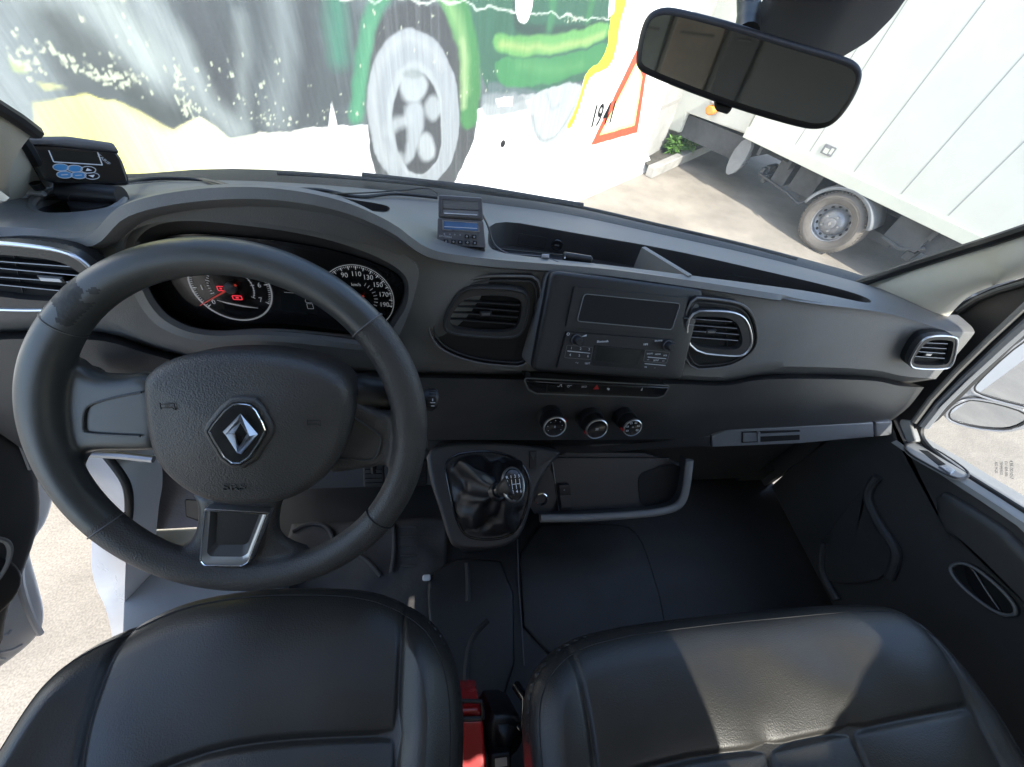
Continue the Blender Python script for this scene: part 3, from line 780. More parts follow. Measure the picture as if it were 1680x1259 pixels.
# cluster opening (photo outline of the bright rim)
cf = Fr(U(440, 450, y=.428), tilt=14)
outer = [(204, 420), (206, 400), (218, 373), (245, 355), (304, 343), (379, 346), (468, 355), (557, 373), (617, 392), (664, 414), (685, 432), (688, 453), (679, 489), (664, 530), (648, 562), (617, 575), (542, 566), (468, 558), (408, 556), (364, 560), (319, 556), (268, 538), (240, 510), (215, 465)]
inner = [(221, 417), (224, 397), (242, 376), (268, 364), (313, 359), (379, 365), (468, 376), (542, 391), (602, 411), (646, 432), (667, 450), (673, 471), (667, 504), (649, 530), (637, 553), (612, 566), (542, 556), (468, 548), (408, 546), (364, 549), (319, 545), (278, 528), (252, 503), (233, 465)]
co = chaikin(cf.poly(outer), 2); ci = chaikin(cf.poly(inner), 2)
cutdefs.append(([cf.pt(a, b_, 0) for a, b_ in inset(co, .004)], cf.n*.08, -cf.n*.045))
# storage trays on the dash top
tray1 = [(806, 358), (930, 381), (1100, 410), (1250, 443), (1380, 474), (1432, 492), (1425, 500), (1330, 478), (1240, 466), (1150, 455), (1000, 436), (860, 421), (808, 412), (798, 398)]
tray2 = [(362, 312), (400, 306), (480, 313), (560, 325), (620, 333), (644, 341), (628, 350), (560, 337), (450, 325), (390, 319)]
def top3(pts, yfun):
    return [U(x, y, y=yfun(x, y)) for x, y in pts]
def dash_hit(px, py):
    """nearest point of the dashboard's top surface on the view line of a traced outline"""
    r = ray(px, py); r = r/r[1]; best = None
    for i in range(300):
        y = .40+.37*i/300
        p = Vector(r*y)
        j = min(len(xs)-1, max(0, int((p.x-x0)/(x1-x0)*(len(xs)-1)+.5)))
        # profile height at this x,y
        col_ = [rw[j] for rw in top[:19]]
        ys = [c.y for c in col_][::-1]; zs = [c.z for c in col_][::-1]
        z = float(np.interp(y, ys, zs))
        if p.z <= z: return Vector((p.x, y, z))
    return Vector(r*.7)
t1 = [dash_hit(x, y) for x, y in tray1]; t2 = [dash_hit(x, y) for x, y in tray2]
t1s = [Vector(p) for p in chaikin([tuple(p) for p in t1], 2)]; t2s = [Vector(p) for p in chaikin([tuple(p) for p in t2], 2)]
cutdefs.append((t1s, Vector((0, 0, .08)), Vector((0, 0, -.06)))); cutdefs.append((t2s, Vector((0, 0, .05)), Vector((0, 0, -.03))))
cup_c = dash_hit(132, 336)
cupn = 28; cup = []
for i in range(cupn):
    a = 6.2832*i/cupn; cup.append(cup_c+Vector((math.cos(a)*.043, math.sin(a)*.036, .0)))
cutdefs.append((cup, Vector((0, 0, .05)), Vector((0, 0, -.05))))
for i, (p3, d0, d1) in enumerate(cutdefs):
    me = cutter(p3, d0, d1); co_ = bpy.data.objects.new('cut', me); COL.objects.link(co_); co_.parent = van
    md = dash.modifiers.new('cut', 'BOOLEAN'); md.operation = 'DIFFERENCE'; md.object = co_; md.solver = 'EXACT'
    bpy.context.view_layer.update()
    dg = bpy.context.evaluated_depsgraph_get(); nm = bpy.data.meshes.new_from_object(dash.evaluated_get(dg))
    dash.modifiers.clear(); dash.data = nm; bpy.data.objects.remove(co_)
dash.data.polygons.foreach_set('use_smooth', [True]*len(dash.data.polygons)); dash.data.set_sharp_from_angle(angle=math.radians(40))
DZ = Vector((0, 0, 1))
def pocket(poly3, depth, m, mf, fl=.9, flat=False):
    b = MB(); n = len(poly3); c = sum(poly3, Vector())/n
    r0 = [c+(p-c)*.999+DZ*-.001 for p in poly3]; lo = [c+(p-c)*fl for p in poly3]
    zb = min(p.z for p in poly3)-depth
    lo = [Vector((p.x, p.y, zb-.0 if flat else p.z-depth)) for p in lo]
    b.add(r0+lo, [[i, (i+1) % n, n+(i+1) % n, n+i] for i in range(n)], m)
    b.add(lo, [list(range(n))], mf); return b
b = pocket(t1s, .045, M['dashlow'], M['dash2'], .975)
# divider fin, usb socket and lid outline inside the tray
fa, fb, fc = dash_hit(1052, 408), dash_hit(1128, 455), dash_hit(1036, 440)
b.add([fa+Vector((0, 0, .002)), fb+Vector((0, 0, .002)), fb+Vector((0, 0, -.045)), fa+Vector((0, 0, -.045)),
       fa+Vector((.008, .004, .002)), fb+Vector((.008, .004, .002)), fb+Vector((.008, .004, -.045)), fa+Vector((.008, .004, -.045))],
      [[0, 1, 2, 3], [7, 6, 5, 4], [0, 4, 5, 1], [0, 3, 7, 4], [1, 5, 6, 2]], M['dash'])
sa, sb = dash_hit(905, 378), dash_hit(930, 383)
far = Fr((sa+sb)/2+Vector((0, -.004, -.024)), n=Vector((sb.y-sa.y, -(sb.x-sa.x), 0)).normalized()*1.0)
b.lathe(far, [(.0, .001), (.008, .001), (.0085, .0025), (.0105, .0025), (.011, 0)], M['gloss'], 24)
b.box(far, -.004, .004, -.0012, .0012, .001, .0018, M['silver'])
b.ring(far.sub(-.045, 0), rect(-.026, -.011, .024, .011, .003), .0006, 0, .001, M['void'])
b.ring(far.sub(.34, -.006), rect(-.03, -.012, .03, .012, .006), .0007, .02, .0205, M['void'])
b.build('storage_tray', dash, recalc=False)
pocket(t2s, .010, M['dashlow'], M['dash2'], 1.0, True).build('storage_slot', dash, recalc=False)
b = MB(); b.ctube([p+DZ*.003 for p in [cup_c+(q-cup_c)*1.07 for q in cup]], .0045, M['dash'], 8)
n = len(cup); lo = [cup_c+(q-cup_c)*.86-DZ*.045 for q in cup]
b.add([q+(q-cup_c)*.03 for q in cup]+lo, [[i, (i+1) % n, n+(i+1) % n, n+i] for i in range(n)], M['dash2']); b.add(lo, [list(range(n))], M['dash2'])
for k in (.9, 2.2, 4.4): b.box(Fr(cup_c+Vector((math.cos(k)*.035, math.sin(k)*.029, -.02)), n=(math.cos(k), math.sin(k), 0)), -.004, .004, -.02, .018, -.006, .004, M['black'])
b.build('cup_holder', dash, recalc=False)

# ------------------------------------------------------------------ instrument cluster
b = MB()
b.ring(cf, co, 0, -.006, .005, M['dash'], inner=ci)
cin = ci; n = len(cin)
PD = .030
dpx = [(440+(x-440)*.955, (y+(480-y)*.20) if y < 480 else y-5) for x, y in inner]
deep = chaikin(cf.poly(dpx, -PD), 2)
rows = []
for k in range(7):
    t = k/6
    rows.append([cf.pt(a+(c_-a)*t, b_+(d_-b_)*t, .004-(PD+.008)*t) for (a, b_), (c_, d_) in zip(ccw(cin), ccw(deep))])
rows = [r+[r[0]] for r in rows]
b.grid(rows, M['dash2'])
clu = b.build('instrument_cluster', dash, recalc=True)
pf = Fr(cf.pt(0, 0, -PD), n=cf.n)
b = MB(); b.prism(pf, [(a, b_) for a, b_ in deep], -.01, 0, M['gloss'])
def gauge(b, cx, cy, rpx, labels, a0, a1, n, msize, ring=.0012, big=True):
    a, bb = pf.px(cx, cy, 0); a2, _ = pf.px(cx+rpx, cy, 0); r = a2-a
    g_ = pf.sub(a, bb, .001)
    arc = [g_.pt(r*math.cos(math.radians(k)), r*math.sin(math.radians(k)), .001) for k in range(int(a1), int(a0)+361 if a1 > a0 else int(a0)+1, 4)]
    b.ctube([g_.pt(r*math.cos(k*6.2832/80), r*math.sin(k*6.2832/80), .0005) for k in range(80)], ring, M['dial'], 6)
    for i in range(n+1):
        an = math.radians(a0+(a1-a0)*i/n); maj = i % msize == 0
        L_ = .10 if maj else .05
        s2 = g_.sub(math.cos(an)*r*(.965-L_/2), math.sin(an)*r*(.965-L_/2), .0006, math.degrees(an))
        wd = .0011 if maj else .0005
        b.prism(s2, [(-r*L_/2, -wd*.3), (r*L_/2, -wd), (r*L_/2, wd), (-r*L_/2, wd*.3)], 0, .0003, M['dial'])
    m_ = len(labels)
    for i, s_l in enumerate(labels):
        an = math.radians(a0+(a1-a0)*i/(m_-1))
        b.text(g_, s_l, math.cos(an)*r*.74, math.sin(an)*r*.74, r*.20, .0006, M['dial'], sx=.95)
    return g_, r
g1, r1 = gauge(b, 380, 471, 64, list('01234567'), 218, -28, 70, 10, .0011)
g2, r2 = gauge(b, 588, 489, 58, ['10', '30', '50', '70', '90', '110', '130', '150', '170', '190'], 212, -14, 72, 4, .0005)
# inner arc of the rev counter, pale crescent, icons
for i in range(31):
    an = math.radians(200-230*i/30); s2 = g1.sub(math.cos(an)*r1*.56, math.sin(an)*r1*.56, .0006, math.degrees(an)); mj = i % 5 == 0
    b.box(s2, -r1*(.05 if mj else .025), r1*(.05 if mj else .025), -.0004, .0004, 0, .0003, M['dial'])
b.tube([g1.pt(math.cos(math.radians(k))*r1*.56, math.sin(math.radians(k))*r1*.56, .0006) for k in range(-30, 75, 5)], .0005, M['dial'], 5)
b.tube([pf.pt(*pf.px(x, y), .0015) for x, y in ((357, 492), (375, 497), (400, 502), (424, 505))], [.0003, .001, .001, .0003], M['dial'], 6)
b.text(g2, 'km/h', 0, r2*.42, r2*.13, .0006, M['dial'])
for i in range(9):
    an = math.radians(60-12*i); s2 = g2.sub(math.cos(an)*r2*.5, math.sin(an)*r2*.5, .0006, math.degrees(an)); b.box(s2, -r2*.05, r2*.05, -.0003, .0003, 0, .0003, M['dial'])
# digital panel
q = pf.poly([(459, 441), (520, 447), (522, 516), (462, 509)]); b.prism(pf, q, 0, .0012, M['lcd'])
a, bb = pf.px(487, 460); b.text(pf, '99862 km', a, bb, .0055, .0014, M['dial'])
a, bb = pf.px(493, 468); b.text(pf, '0.0 km', a, bb, .0055, .0014, M['dial'])
b.tube([pf.pt(*pf.px(467, 479), .0015), pf.pt(*pf.px(516, 483), .0015)], .0003, M['dial'], 5)
a, bb = pf.px(507, 492); cfp = pf.sub(a, bb, .0014)
b.ring(cfp, rnd([(-.004, -.004), (.004, -.004), (.004, .001), (.002, .005), (-.002, .005), (-.005, -.001)], .001), .0005, 0, .0003, M['dial'])
b.ring(cfp.sub(0, -.009), rect(-.004, -.004, .004, .004, .001), .0005, 0, .0003, M['dial'])
b.build('gauge_face', clu, recalc=False) if False else None
clu_face = b
b2 = clu_face
# red warning lamps and needles
for (x, y, sx_, sy_) in ((363, 473, .0045, .0035), (390, 488, .006, .0032)):
    a, bb = pf.px(x, y); s2 = pf.sub(a, bb, .0012); b2.ring(s2, rect(-sx_, -sy_, sx_, sy_, .0015), .0011, 0, .0004, M['redlamp']); b2.box(s2, -sx_*.3, sx_*.3, -sy_*.3, sy_*.3, 0, .0004, M['redlamp'])
def needle(b, c, tip, hub):
    ca_, cb_n = pf.px(*c); ta, tb = pf.px(*tip); f = pf.sub(ca_, cb_n, .004, math.degrees(math.atan2(tb-cb_n, ta-ca_))); L_ = math.hypot(ta-ca_, tb-cb_n)
    b.prism(f, [(-.01, -.0014), (L_, -.0004), (L_, .0004), (-.01, .0014)], 0, .0012, M['redneedle'])
    b.lathe(f, [(hub, -.003), (hub, .002), (hub*.8, .003), (0, .003)], M['dash'], 24)
needle(b2, (380, 471), (331, 499), .0075); needle(b2, (588, 489), (543, 514), .0075)
# the dash mesh already holds the binnacle, so the dial face is its part
face = b2.build('dial_face', dash, recalc=False)
b = MB(); lens_p = inset(deep, .002); b.add([pf.pt(x, y, .008) for x, y in lens_p], [list(range(len(lens_p)))], M['clearp']); b.build('lens', dash, recalc=False)
# move cluster shell under dashboard as a part of it
clu.name = 'instrument_binnacle'

# ------------------------------------------------------------------ air vents
def vent(fr, outer, inner, slats, knob, vert=(), chrome=True, cw=.0028, hgt=.012, base=None, tabm=None, name='air_vent', lit=M['slat']):
    b = MB()
    if base:
        bp_ = chaikin(fr.poly(base), 2); b.ring(fr, bp_, .004, -.006, .006, M['console'])
        b.prism(fr, inset(bp_, .003), -.008, .001, M['console'])
        b.ctube([fr.pt(x, y, .0055) for x, y in inset(bp_, .001)], .0018, M['dash'], 6); b.ctube([fr.pt(x, y, .0055) for x, y in inset(bp_, .008)], .0012, M['dashlow'], 6)
    o = chaikin(fr.poly(outer), 2); i_ = chaikin(fr.poly(inner), 2)
    b.ring(fr, o, 0, .0, hgt, M['dash2'], inner=i_)
    b.prism(fr, o, -.01, .0012, M['void'])
    if chrome: b.ctube([fr.pt(x, y, hgt) for x, y in inset(o, cw*.6)], cw, M['satin'], 8)
    else: b.ctube([fr.pt(x, y, hgt) for x, y in inset(o, .003)], .0022, M['dash2'], 8)
    b.ctube([fr.pt(x, y, hgt-.002) for x, y in inset(i_, -.001)], .0010, lit, 6)
    for (xa, ya), (xb, yb) in slats:
        A, B = fr.px(xa, ya, .007), fr.px(xb, yb, .007); ang = math.degrees(math.atan2(B[1]-A[1], B[0]-A[0])); L_ = math.hypot(B[0]-A[0], B[1]-A[1])
        f = fr.sub(A[0], A[1], .0, ang)
        b.prism(f, rect(0, -.0007, L_, .0007), .002, .0095, M['black'])
        b.tube([f.pt(.001, 0, .0097), f.pt(L_-.001, 0, .0097)], .0007, lit, 6)
    for (xa, ya), (xb, yb) in vert:
        A, B = fr.px(xa, ya, .003), fr.px(xb, yb, .003); b.tube([fr.pt(*A, .003), fr.pt(*B, .003)], .0008, M['black'], 6)
    if knob:
        x, y, wd = knob; a, bb = fr.px(x, y, .011); b.pillow(fr.sub(a, bb, .006), rect(-wd/2-.003, -.004, wd/2+.003, .004, .002), 0, .005, M['black'], .002)
        b.box(fr.sub(a, bb, .011), -wd/2, wd/2, -.0017, .0017, 0, .0012, tabm or M['satin'])
    return b.build(name, dash, origin=fr.o)
vl = Fr(U(75, 450, y=.398), tilt=10, yaw=-4)
v_ = vent(vl, [(-70, 388), (0, 388), (60, 393), (125, 403), (160, 425), (182, 458), (170, 482), (130, 500), (60, 503), (-70, 497)],
     [(-60, 408), (0, 409), (60, 413), (110, 420), (135, 432), (160, 452), (155, 476), (120, 486), (60, 484), (15, 478), (-60, 470)],
     [((-55, 423), (135, 437)), ((-55, 433), (148, 452)), ((-50, 449), (156, 464)), ((-50, 460), (150, 480))], (84, 459, .020), [((22, 415), (38, 480)), ((120, 424), (138, 478))], cw=.0022, tabm=M['white'])
v_['label'] = 'driver side vent with a wide chrome edge'
vc = Fr(U(795, 505, y=.452), tilt=16, yaw=3)
v_ = vent(vc, [(755, 466), (800, 464), (852, 468), (868, 480), (865, 520), (855, 545), (835, 552), (780, 549), (735, 544), (724, 530), (732, 500)],
     [(764, 482), (800, 479), (845, 482), (855, 492), (852, 520), (842, 538), (800, 540), (745, 535), (736, 524), (742, 506)],
     [((752, 493), (853, 500)), ((748, 502), (852, 510)), ((742, 512), (850, 520)), ((738, 523), (846, 531))], (797, 516, .012), chrome=False,
     base=[(892, 452), (840, 449), (785, 450), (752, 462), (722, 492), (702, 525), (704, 548), (722, 572), (765, 590), (815, 598), (868, 600), (880, 540)], tabm=M['devgrey'], lit=M['dash2'])
v_['label'] = 'matt black centre vent beside the cluster'
vr = Fr(U(1190, 540, y=.452), tilt=16, yaw=3)
v_ = vent(vr, [(1120, 505), (1175, 504), (1205, 508), (1221, 522), (1229, 555), (1218, 576), (1200, 581), (1120, 572)],
     [(1120, 514), (1172, 514), (1195, 519), (1206, 530), (1213, 556), (1205, 567), (1190, 569), (1120, 562)],
     [((1120, 521), (1200, 527)), ((1120, 531), (1208, 538)), ((1120, 541), (1211, 548)), ((1120, 551), (1210, 558))], (1167, 545, .013), [((1190, 518), (1193, 568))], cw=.0018,
     base=[(1120, 484), (1175, 488), (1215, 495), (1233, 512), (1242, 548), (1236, 572), (1214, 590), (1185, 602), (1115, 605)])
v_['label'] = 'chrome ringed vent right of the radio'
ve = Fr(U(1524, 573, y=.44), tilt=12, yaw=-6)
v_ = vent(ve, [(1518, 544), (1560, 545), (1563, 556), (1556, 590), (1546, 601), (1490, 600), (1483, 592), (1484, 583), (1500, 555)],
     [(1522, 551), (1553, 553), (1556, 559), (1550, 586), (1543, 594), (1495, 593), (1490, 588), (1492, 581), (1506, 560)],
     [((1508, 561), (1553, 563)), ((1502, 568), (1551, 571)), ((1496, 575), (1549, 579)), ((1492, 583), (1548, 587))], (1523, 582, .010), cw=.0019)
v_['label'] = 'small chrome ringed vent at the passenger door'

# ------------------------------------------------------------------ radio housing
rf = Fr(U(1020, 540, y=.425), tilt=31, yaw=9)
b = MB()
fo = rnd(rf.poly([(905, 444), (1157, 475), (1119, 626), (873, 610)]), .012)
po = rf.poly([(941, 470), (1127, 489), (1110, 548), (927, 536)])
b.prism(rf, fo, -.10, -.012, M['dash'])
b.pillow(rf, inset(fo, .0), -.014, 0, M['console'], .006)
hs = b.build('radio_housing', dash, bevel=0)
b = MB()
b.prism(rf, rnd(po, .003), .0003, .0035, M['console'])
pin = rnd(rf.poly([(956, 481), (1114, 497), (1100, 541), (944, 527)]), .006)
b.ring(rf, pin, .0012, .0035, .0050, M['dash'], )
b.prism(rf, inset(pin, .0012), .0034, .0038, M['void'])
# inner cubby back wall seen through the opening
b.build('open_slot', dash, bevel=.0006)
b = MB()
ro = rnd(rf.poly([(928, 544), (1107, 558), (1090, 612), (912, 603)]), .003)
b.prism(rf, ro, -.001, .0045, M['black'])
scr = rnd(rf.poly([(977, 568), (1049, 574), (1043, 597), (973, 591)]), .002)
b.prism(rf, rnd(rf.poly([(973, 565), (1055, 573), (1048, 604), (967, 598)]), .002), .0044, .0052, M['gloss'])
b.prism(rf, scr, .0051, .0054, M['lcd'])
for x, y in ((943, 556), (1091, 565)):
    a, bb = rf.px(x, y); b.lathe(rf.sub(a, bb, .004), [(.0085, 0), (.0085, .003), (.0068, .004), (.0062, .013), (.005, .0145), (0, .0145)], M['black'], 28)
    b.ctube([rf.sub(a, bb, .0075).pt(.0078*math.cos(k*.3927), .0078*math.sin(k*.3927), 0) for k in range(16)], .0007, M['devgrey'], 5)
def rtext(s, x, y, sz, m=M['dimwhite'], rot=-3):
    a, bb = rf.px(x, y); b.text(rf, s, a, bb, sz, .0056, m, rot=rot)
for s_l, x, y in (('1', 935, 570), ('2', 950, 571), ('3', 964, 572), ('4', 933, 581), ('5', 948, 582), ('6', 962, 583)): rtext(s_l, x, y, .0055)
rtext('TEXT', 961, 595, .0038); rtext('^ v', 944, 594, .004)
for s_l, x, y in (('RADIO', 1063, 579), ('MEDIA', 1076, 580), ('VOL', 1088, 582)): rtext(s_l, x, y, .0036)
for s_l, x, y in (('<<', 1060, 589), ('SETUP', 1073, 590), ('>>', 1085, 591), ('TA', 1056, 601), ('- -', 1071, 602)): rtext(s_l, x, y, .0036)
rtext('Bluetooth', 986, 559, .0048, M['white']); rtext('MP3', 1056, 564, .0045, M['white']); rtext('BROWSE', 1077, 558, .0036)
a, bb = rf.px(930, 547); b.ring(rf.sub(a, bb, .0046), circ(0, 0, .0022, 14), .0005, 0, .0005, M['white'])
a, bb = rf.px(956, 550); b.prism(rf.sub(a, bb, .0046), [(-.004, -.001), (.004, -.001), (.004, .0018)], 0, .0005, M['white'])
for p4 in ([(929, 574), (966, 578), (966, 579), (929, 575.5)], [(1060, 584), (1090, 587), (1090, 588), (1060, 585.5)], [(1055, 595), (1089, 598), (1089, 599), (1055, 596)]):
    b.prism(rf, rf.poly(p4), .0044, .0049, M['dimwhite'])
b.ring(rf, rnd(rf.poly([(928, 565), (971, 569), (967, 589), (924, 586)]), .002), .0004, .0044, .0048, M['dash'])
b.ring(rf, rnd(rf.poly([(1056, 573), (1096, 577), (1091, 595), (1053, 592)]), .002), .0004, .0044, .0048, M['dash'])
b.build('radio', dash, bevel=.0005)
# switch strip
sf = Fr(U(975, 636, y=.405), tilt=22, yaw=6)
b = MB()
so2 = rnd(sf.poly([(862, 622), (1096, 634), (1088, 648), (1078, 651), (880, 644), (868, 638)]), .003)
b.pillow(sf, so2, -.03, .004, M['gloss'], .003)
b.ctube([sf.pt(x, y, .001) for x, y in inset(so2, -.002)], .0012, M['dash'], 6)
for x in (898, 927, 947, 967, 987, 1006, 1042, 1062):
    A, B = sf.px(x, 629, .004), sf.px(x-2, 645, .004); b.tube([sf.pt(*A, .004), sf.pt(*B, .004)], .0004, M['void'], 4)
def stext(s, x, y, sz, m=M['white']):
    a, bb = sf.px(x, y); b.text(sf, s, a, bb, sz, .0042, m, rot=-3)
stext('ECO', 957, 633, .0048, M['dimwhite'])
for x, y, k in ((917, 631, 0), (932, 632, 1), (996, 636, 2), (1051, 637, 3)):
    a, bb = sf.px(x, y); s2 = sf.sub(a, bb, .004, -3)
    if k == 0: b.tube([s2.pt(-.004, -.001, .0003), s2.pt(-.001, -.002, .0003), s2.pt(.001, .002, .0003), s2.pt(.004, -.002, .0003)], .0005, M['white'], 5); b.prism(s2, circ(.002, .0015, .0012, 8), 0, .0004, M['white'])
    if k == 1: b.ring(s2, circ(-.001, 0, .0022, 12), .0006, 0, .0004, M['dimwhite']); b.box(s2, .0015, .005, .001, .0018, 0, .0004, M['dimwhite'])
    if k == 2: b.prism(s2, rect(-.002, -.0015, .001, .0015), 0, .0004, M['white']); b.prism(s2, rect(.0, -.003, .003, .0005), 0, .0004, M['white'])
    if k == 3: b.prism(s2, [(-.0012, -.0025), (.0014, -.0025), (.0006, .003)], 0, .0004, M['white'])
a, bb = sf.px(977, 634); s2 = sf.sub(a, bb, .004, -3)
b.ring(s2, [(-.0055, -.0035), (.0055, -.0035), (0, .0055)], 0, 0, .0006, M['redline'], inner=[(-.0030, -.0021), (.0030, -.0021), (0, .0029)])
b.ring(s2, [(-.0022, -.0016), (.0022, -.0016), (0, .0020)], 0, 0, .0006, M['redline'], inner=[(-.001, -.0009), (.001, -.0009), (0, .0008)])
b.build('switch_strip', dash)
# climate knobs
knobs = []
for i, (x, y, rr, mk, lab) in enumerate(((903, 694, .0215, 30, 'fan'), (970, 698, .0215, 200, 'temp'), (1027, 696, .0185, 190, 'dist'))):
    kf_ = Fr(U(x+1, y-6, y=.388), tilt=24, yaw=4)
    b = MB(); r = rr
    b.lathe(kf_, [(r*1.12, -.02), (r*1.12, .000), (r*1.05, .003), (r*.93, .003), (r*.93, .018), (r*.98, .0195), (r*.99, .0235)], M['black'], 48)
    b.lathe(kf_, [(r*.99, .0235), (r*.97, .0265), (r*.90, .0275), (r*.87, .0262)], M['satin'], 48)
    b.lathe(kf_, [(r*.87, .0262), (r*.80, .0255), (0, .0255)], M['gloss'], 48)
    for k in range(36):
        a = k*6.2832/36; b.box(kf_.sub(math.cos(a)*r*.935, math.sin(a)*r*.935, 0, math.degrees(a)), -.0004, .0012, -.0005, .0005, .004, .018, M['black'])
    an = math.radians(mk); b.box(kf_.sub(math.cos(an)*r*.99, math.sin(an)*r*.99, 0, mk), -.003, .002, -.0012, .0012, .018, .0262, M['redline'])
    if i == 0: b.text(kf_, '0', 0, 0, .006, .0257, M['dimwhite']); pts_ = 7
    elif i == 1: b.text(kf_, '22', 0, 0, .006, .0257, M['dimwhite']); pts_ = 0
    else: b.text(kf_, '*', 0, 0, .008, .0257, M['dimwhite']); pts_ = 6
    for k in range(pts_):
        a = math.radians(210-240*k/max(1, pts_-1)); s2 = kf_.sub(math.cos(a)*r*.62, math.sin(a)*r*.62, .0256)
        if i == 2: b.ring(s2, rect(-.0025, -.0015, .0022, .0018, .0008), .0005, 0, .0003, M['white'])
        else: b.prism(s2, circ(0, 0, .0007, 6), 0, .0003, M['dimwhite'])
    kk = b.build('climate_knob', dash, origin=kf_.o)
# grey trim strip with drawer handle
tf_ = Fr(U(1310, 713, y=.402), tilt=10, yaw=-2)
b = MB()
b.pillow(tf_, rnd(tf_.poly([(700, 722), (905, 733), (1060, 728), (1120, 720), (1166, 716), (1166, 734), (1120, 735), (1010, 742), (905, 748), (700, 738)]), .002), -.02, .0, M['dash2'], .003)
b.pillow(tf_, rnd(tf_.poly([(1168, 716), (1190, 706), (1300, 700), (1432, 693), (1433, 716), (1310, 727), (1168, 733)]), .002), -.02, .002, M['trimgrey'], .0025)
b.pillow(tf_, rnd(tf_.poly([(1436, 693), (1463, 691), (1462, 713), (1436, 716)]), .002), -.02, .002, M['trimgrey'], .0025)
slot = tf_.poly([(1217, 709), (1312, 706), (1312, 722), (1217, 727)], .003)
b.prism(tf_, slot, .0015, .003, M['void'])
b.pillow(tf_, rnd(tf_.poly([(1219, 711), (1243, 710), (1243, 724), (1219, 725)], .004), .001), .002, .005, M['trimgrey'], .001)
b.prism(tf_, tf_.poly([(1243, 709), (1247, 709), (1247, 726), (1243, 726)], .006), .002, .007, M['trimgrey'])
b.build('lower_trim', dash)
b = MB(); b.prism(tf_, tf_.poly([(1219, 711), (1312, 707)]+[(1312, 711), (1219, 715)]), .0015, .0045, M['trimgrey']); b.build('drawer_handle', dash)

# ------------------------------------------------------------------ lower console: gear stick, shelf
gf = Fr(U(790, 800, y=.325), tilt=56, yaw=2)
b = MB()
go = chaikin(gf.poly([(697, 728), (800, 722), (905, 735), (925, 742), (903, 765), (880, 800), (862, 870), (845, 893), (800, 905), (748, 903), (736, 890), (722, 840), (704, 790)]), 2)
b.pillow(gf, go, -.12, 0, M['dash2'], .010)
b.ctube([gf.pt(x, y, .001) for x, y in chaikin(gf.poly([(728, 750), (790, 738), (842, 748), (862, 768), (872, 800), (856, 860), (832, 884), (770, 886), (750, 860), (736, 800)]), 2)], .0025, M['gloss'], 8)
con = b.build('gear_console', van)
# leather boot: gathered folds running up to the stick
gc = gf.px(782, 815, 0); hd = .085
base = chaikin(gf.poly([(732, 756), (790, 743), (840, 752), (858, 772), (866, 800), (852, 856), (830, 880), (772, 881), (753, 858), (739, 800)]), 2)
base = [(p.x, p.y) for p in resamp(base, 96, True)]
stick_top = gf.pt(*gf.px(818, 806, .07), .07)
b = MB(); rows = []
sc = gf.pt(*gc, 0)
for j in range(25):
    t = j/24; row = []
    cen = sc.lerp(stick_top, t**1.2)
    for i, (a, bb) in enumerate(base):
        an = i/96*6.2832; p = gf.pt(a, bb, .001); v = p-gf.pt(*gc, 0)
        rad = (1-t)**.75*.95+.05+.06*math.sin(t*math.pi)
        if t > .93: rad = .20
        fold = 1+ (.13*math.sin(an*4+5*t+.7)+.09*math.sin(an*7-8*t)+.04*math.sin(an*13+t*9))*math.sin(t*math.pi)**.8
        row.append(cen+v*max(.19, rad)*fold+gf.n*.014*math.sin(t*3.14)*(math.sin(an*4+1)+.4*math.sin(an*7+6*t)))
    rows.append(row+[row[0]])
b.grid(rows, M['boot']); b.build('gear_boot', con, ang=180)
b = MB()
kn = gf.pt(*gf.px(843, 795, .115), .115)
kfr = Fr(kn, n=(-ray(843, 795)/np.linalg.norm(ray(843, 795)))*.75+np.array([.15, -.1, .35]))
ax = (kn-stick_top).normalized(); k0_ = stick_top-ax*.012
b.tube([k0_, k0_.lerp(kn, .45)], [.013, .0125], M['gloss'], 24)
b.tube([k0_.lerp(kn, .05), k0_.lerp(kn, .22)], [.0165, .0150], M['boot'], 24)
b.tube([k0_.lerp(kn, .4), k0_.lerp(kn, .62), k0_.lerp(kn, .85), kn-kfr.n*.006], [.0125, .016, .020, .0215], M['black'], 28)
ko = [(.0205*math.cos(t)*(1+.0*math.sin(t)), .0305*math.sin(t)) for t in [k*6.2832/40 for k in range(40)]]
b.pillow(kfr, ko, -.012, .0, M['satin'], .006)
b.pillow(kfr, [(x*.86, y*.89) for x, y in ko], -.004, .0030, M['gloss'], .004, dome=.002)
gs = .0075
for i, s_l in enumerate('R135'): b.text(kfr, s_l, -.0108+i*.0068, .0125, .0072, .0052, M['white'], bold=.01)
for i, s_l in enumerate('246'): b.text(kfr, s_l, -.0040+i*.0068, -.0125, .0072, .0052, M['white'], bold=.01)
for x_ in (-.0040, .0028, .0096): b.box(kfr, x_-.0005, x_+.0005, -.008, .008, .0048, .0056, M['white'])
b.box(kfr, -.0040, .0096, -.0005, .0005, .0048, .0056, M['white']); b.box(kfr, -.0113, -.0103, -.0005, .008, .0048, .0056, M['white']); b.box(kfr, -.0108, -.008, -.0010, 0, .0048, .0056, M['white'])
b.build('gear_knob', con)
b = MB()
q = gf.poly([(868, 740), (881, 739), (881, 769), (868, 770)], .001); b.pillow(gf, rnd(q, .002), 0, .003, M['black'], .0015)
b.prism(gf, gf.poly([(870, 743), (879, 742), (875, 755)], .003), .003, .0045, M['dash2'])
b.build('height_switch', con)
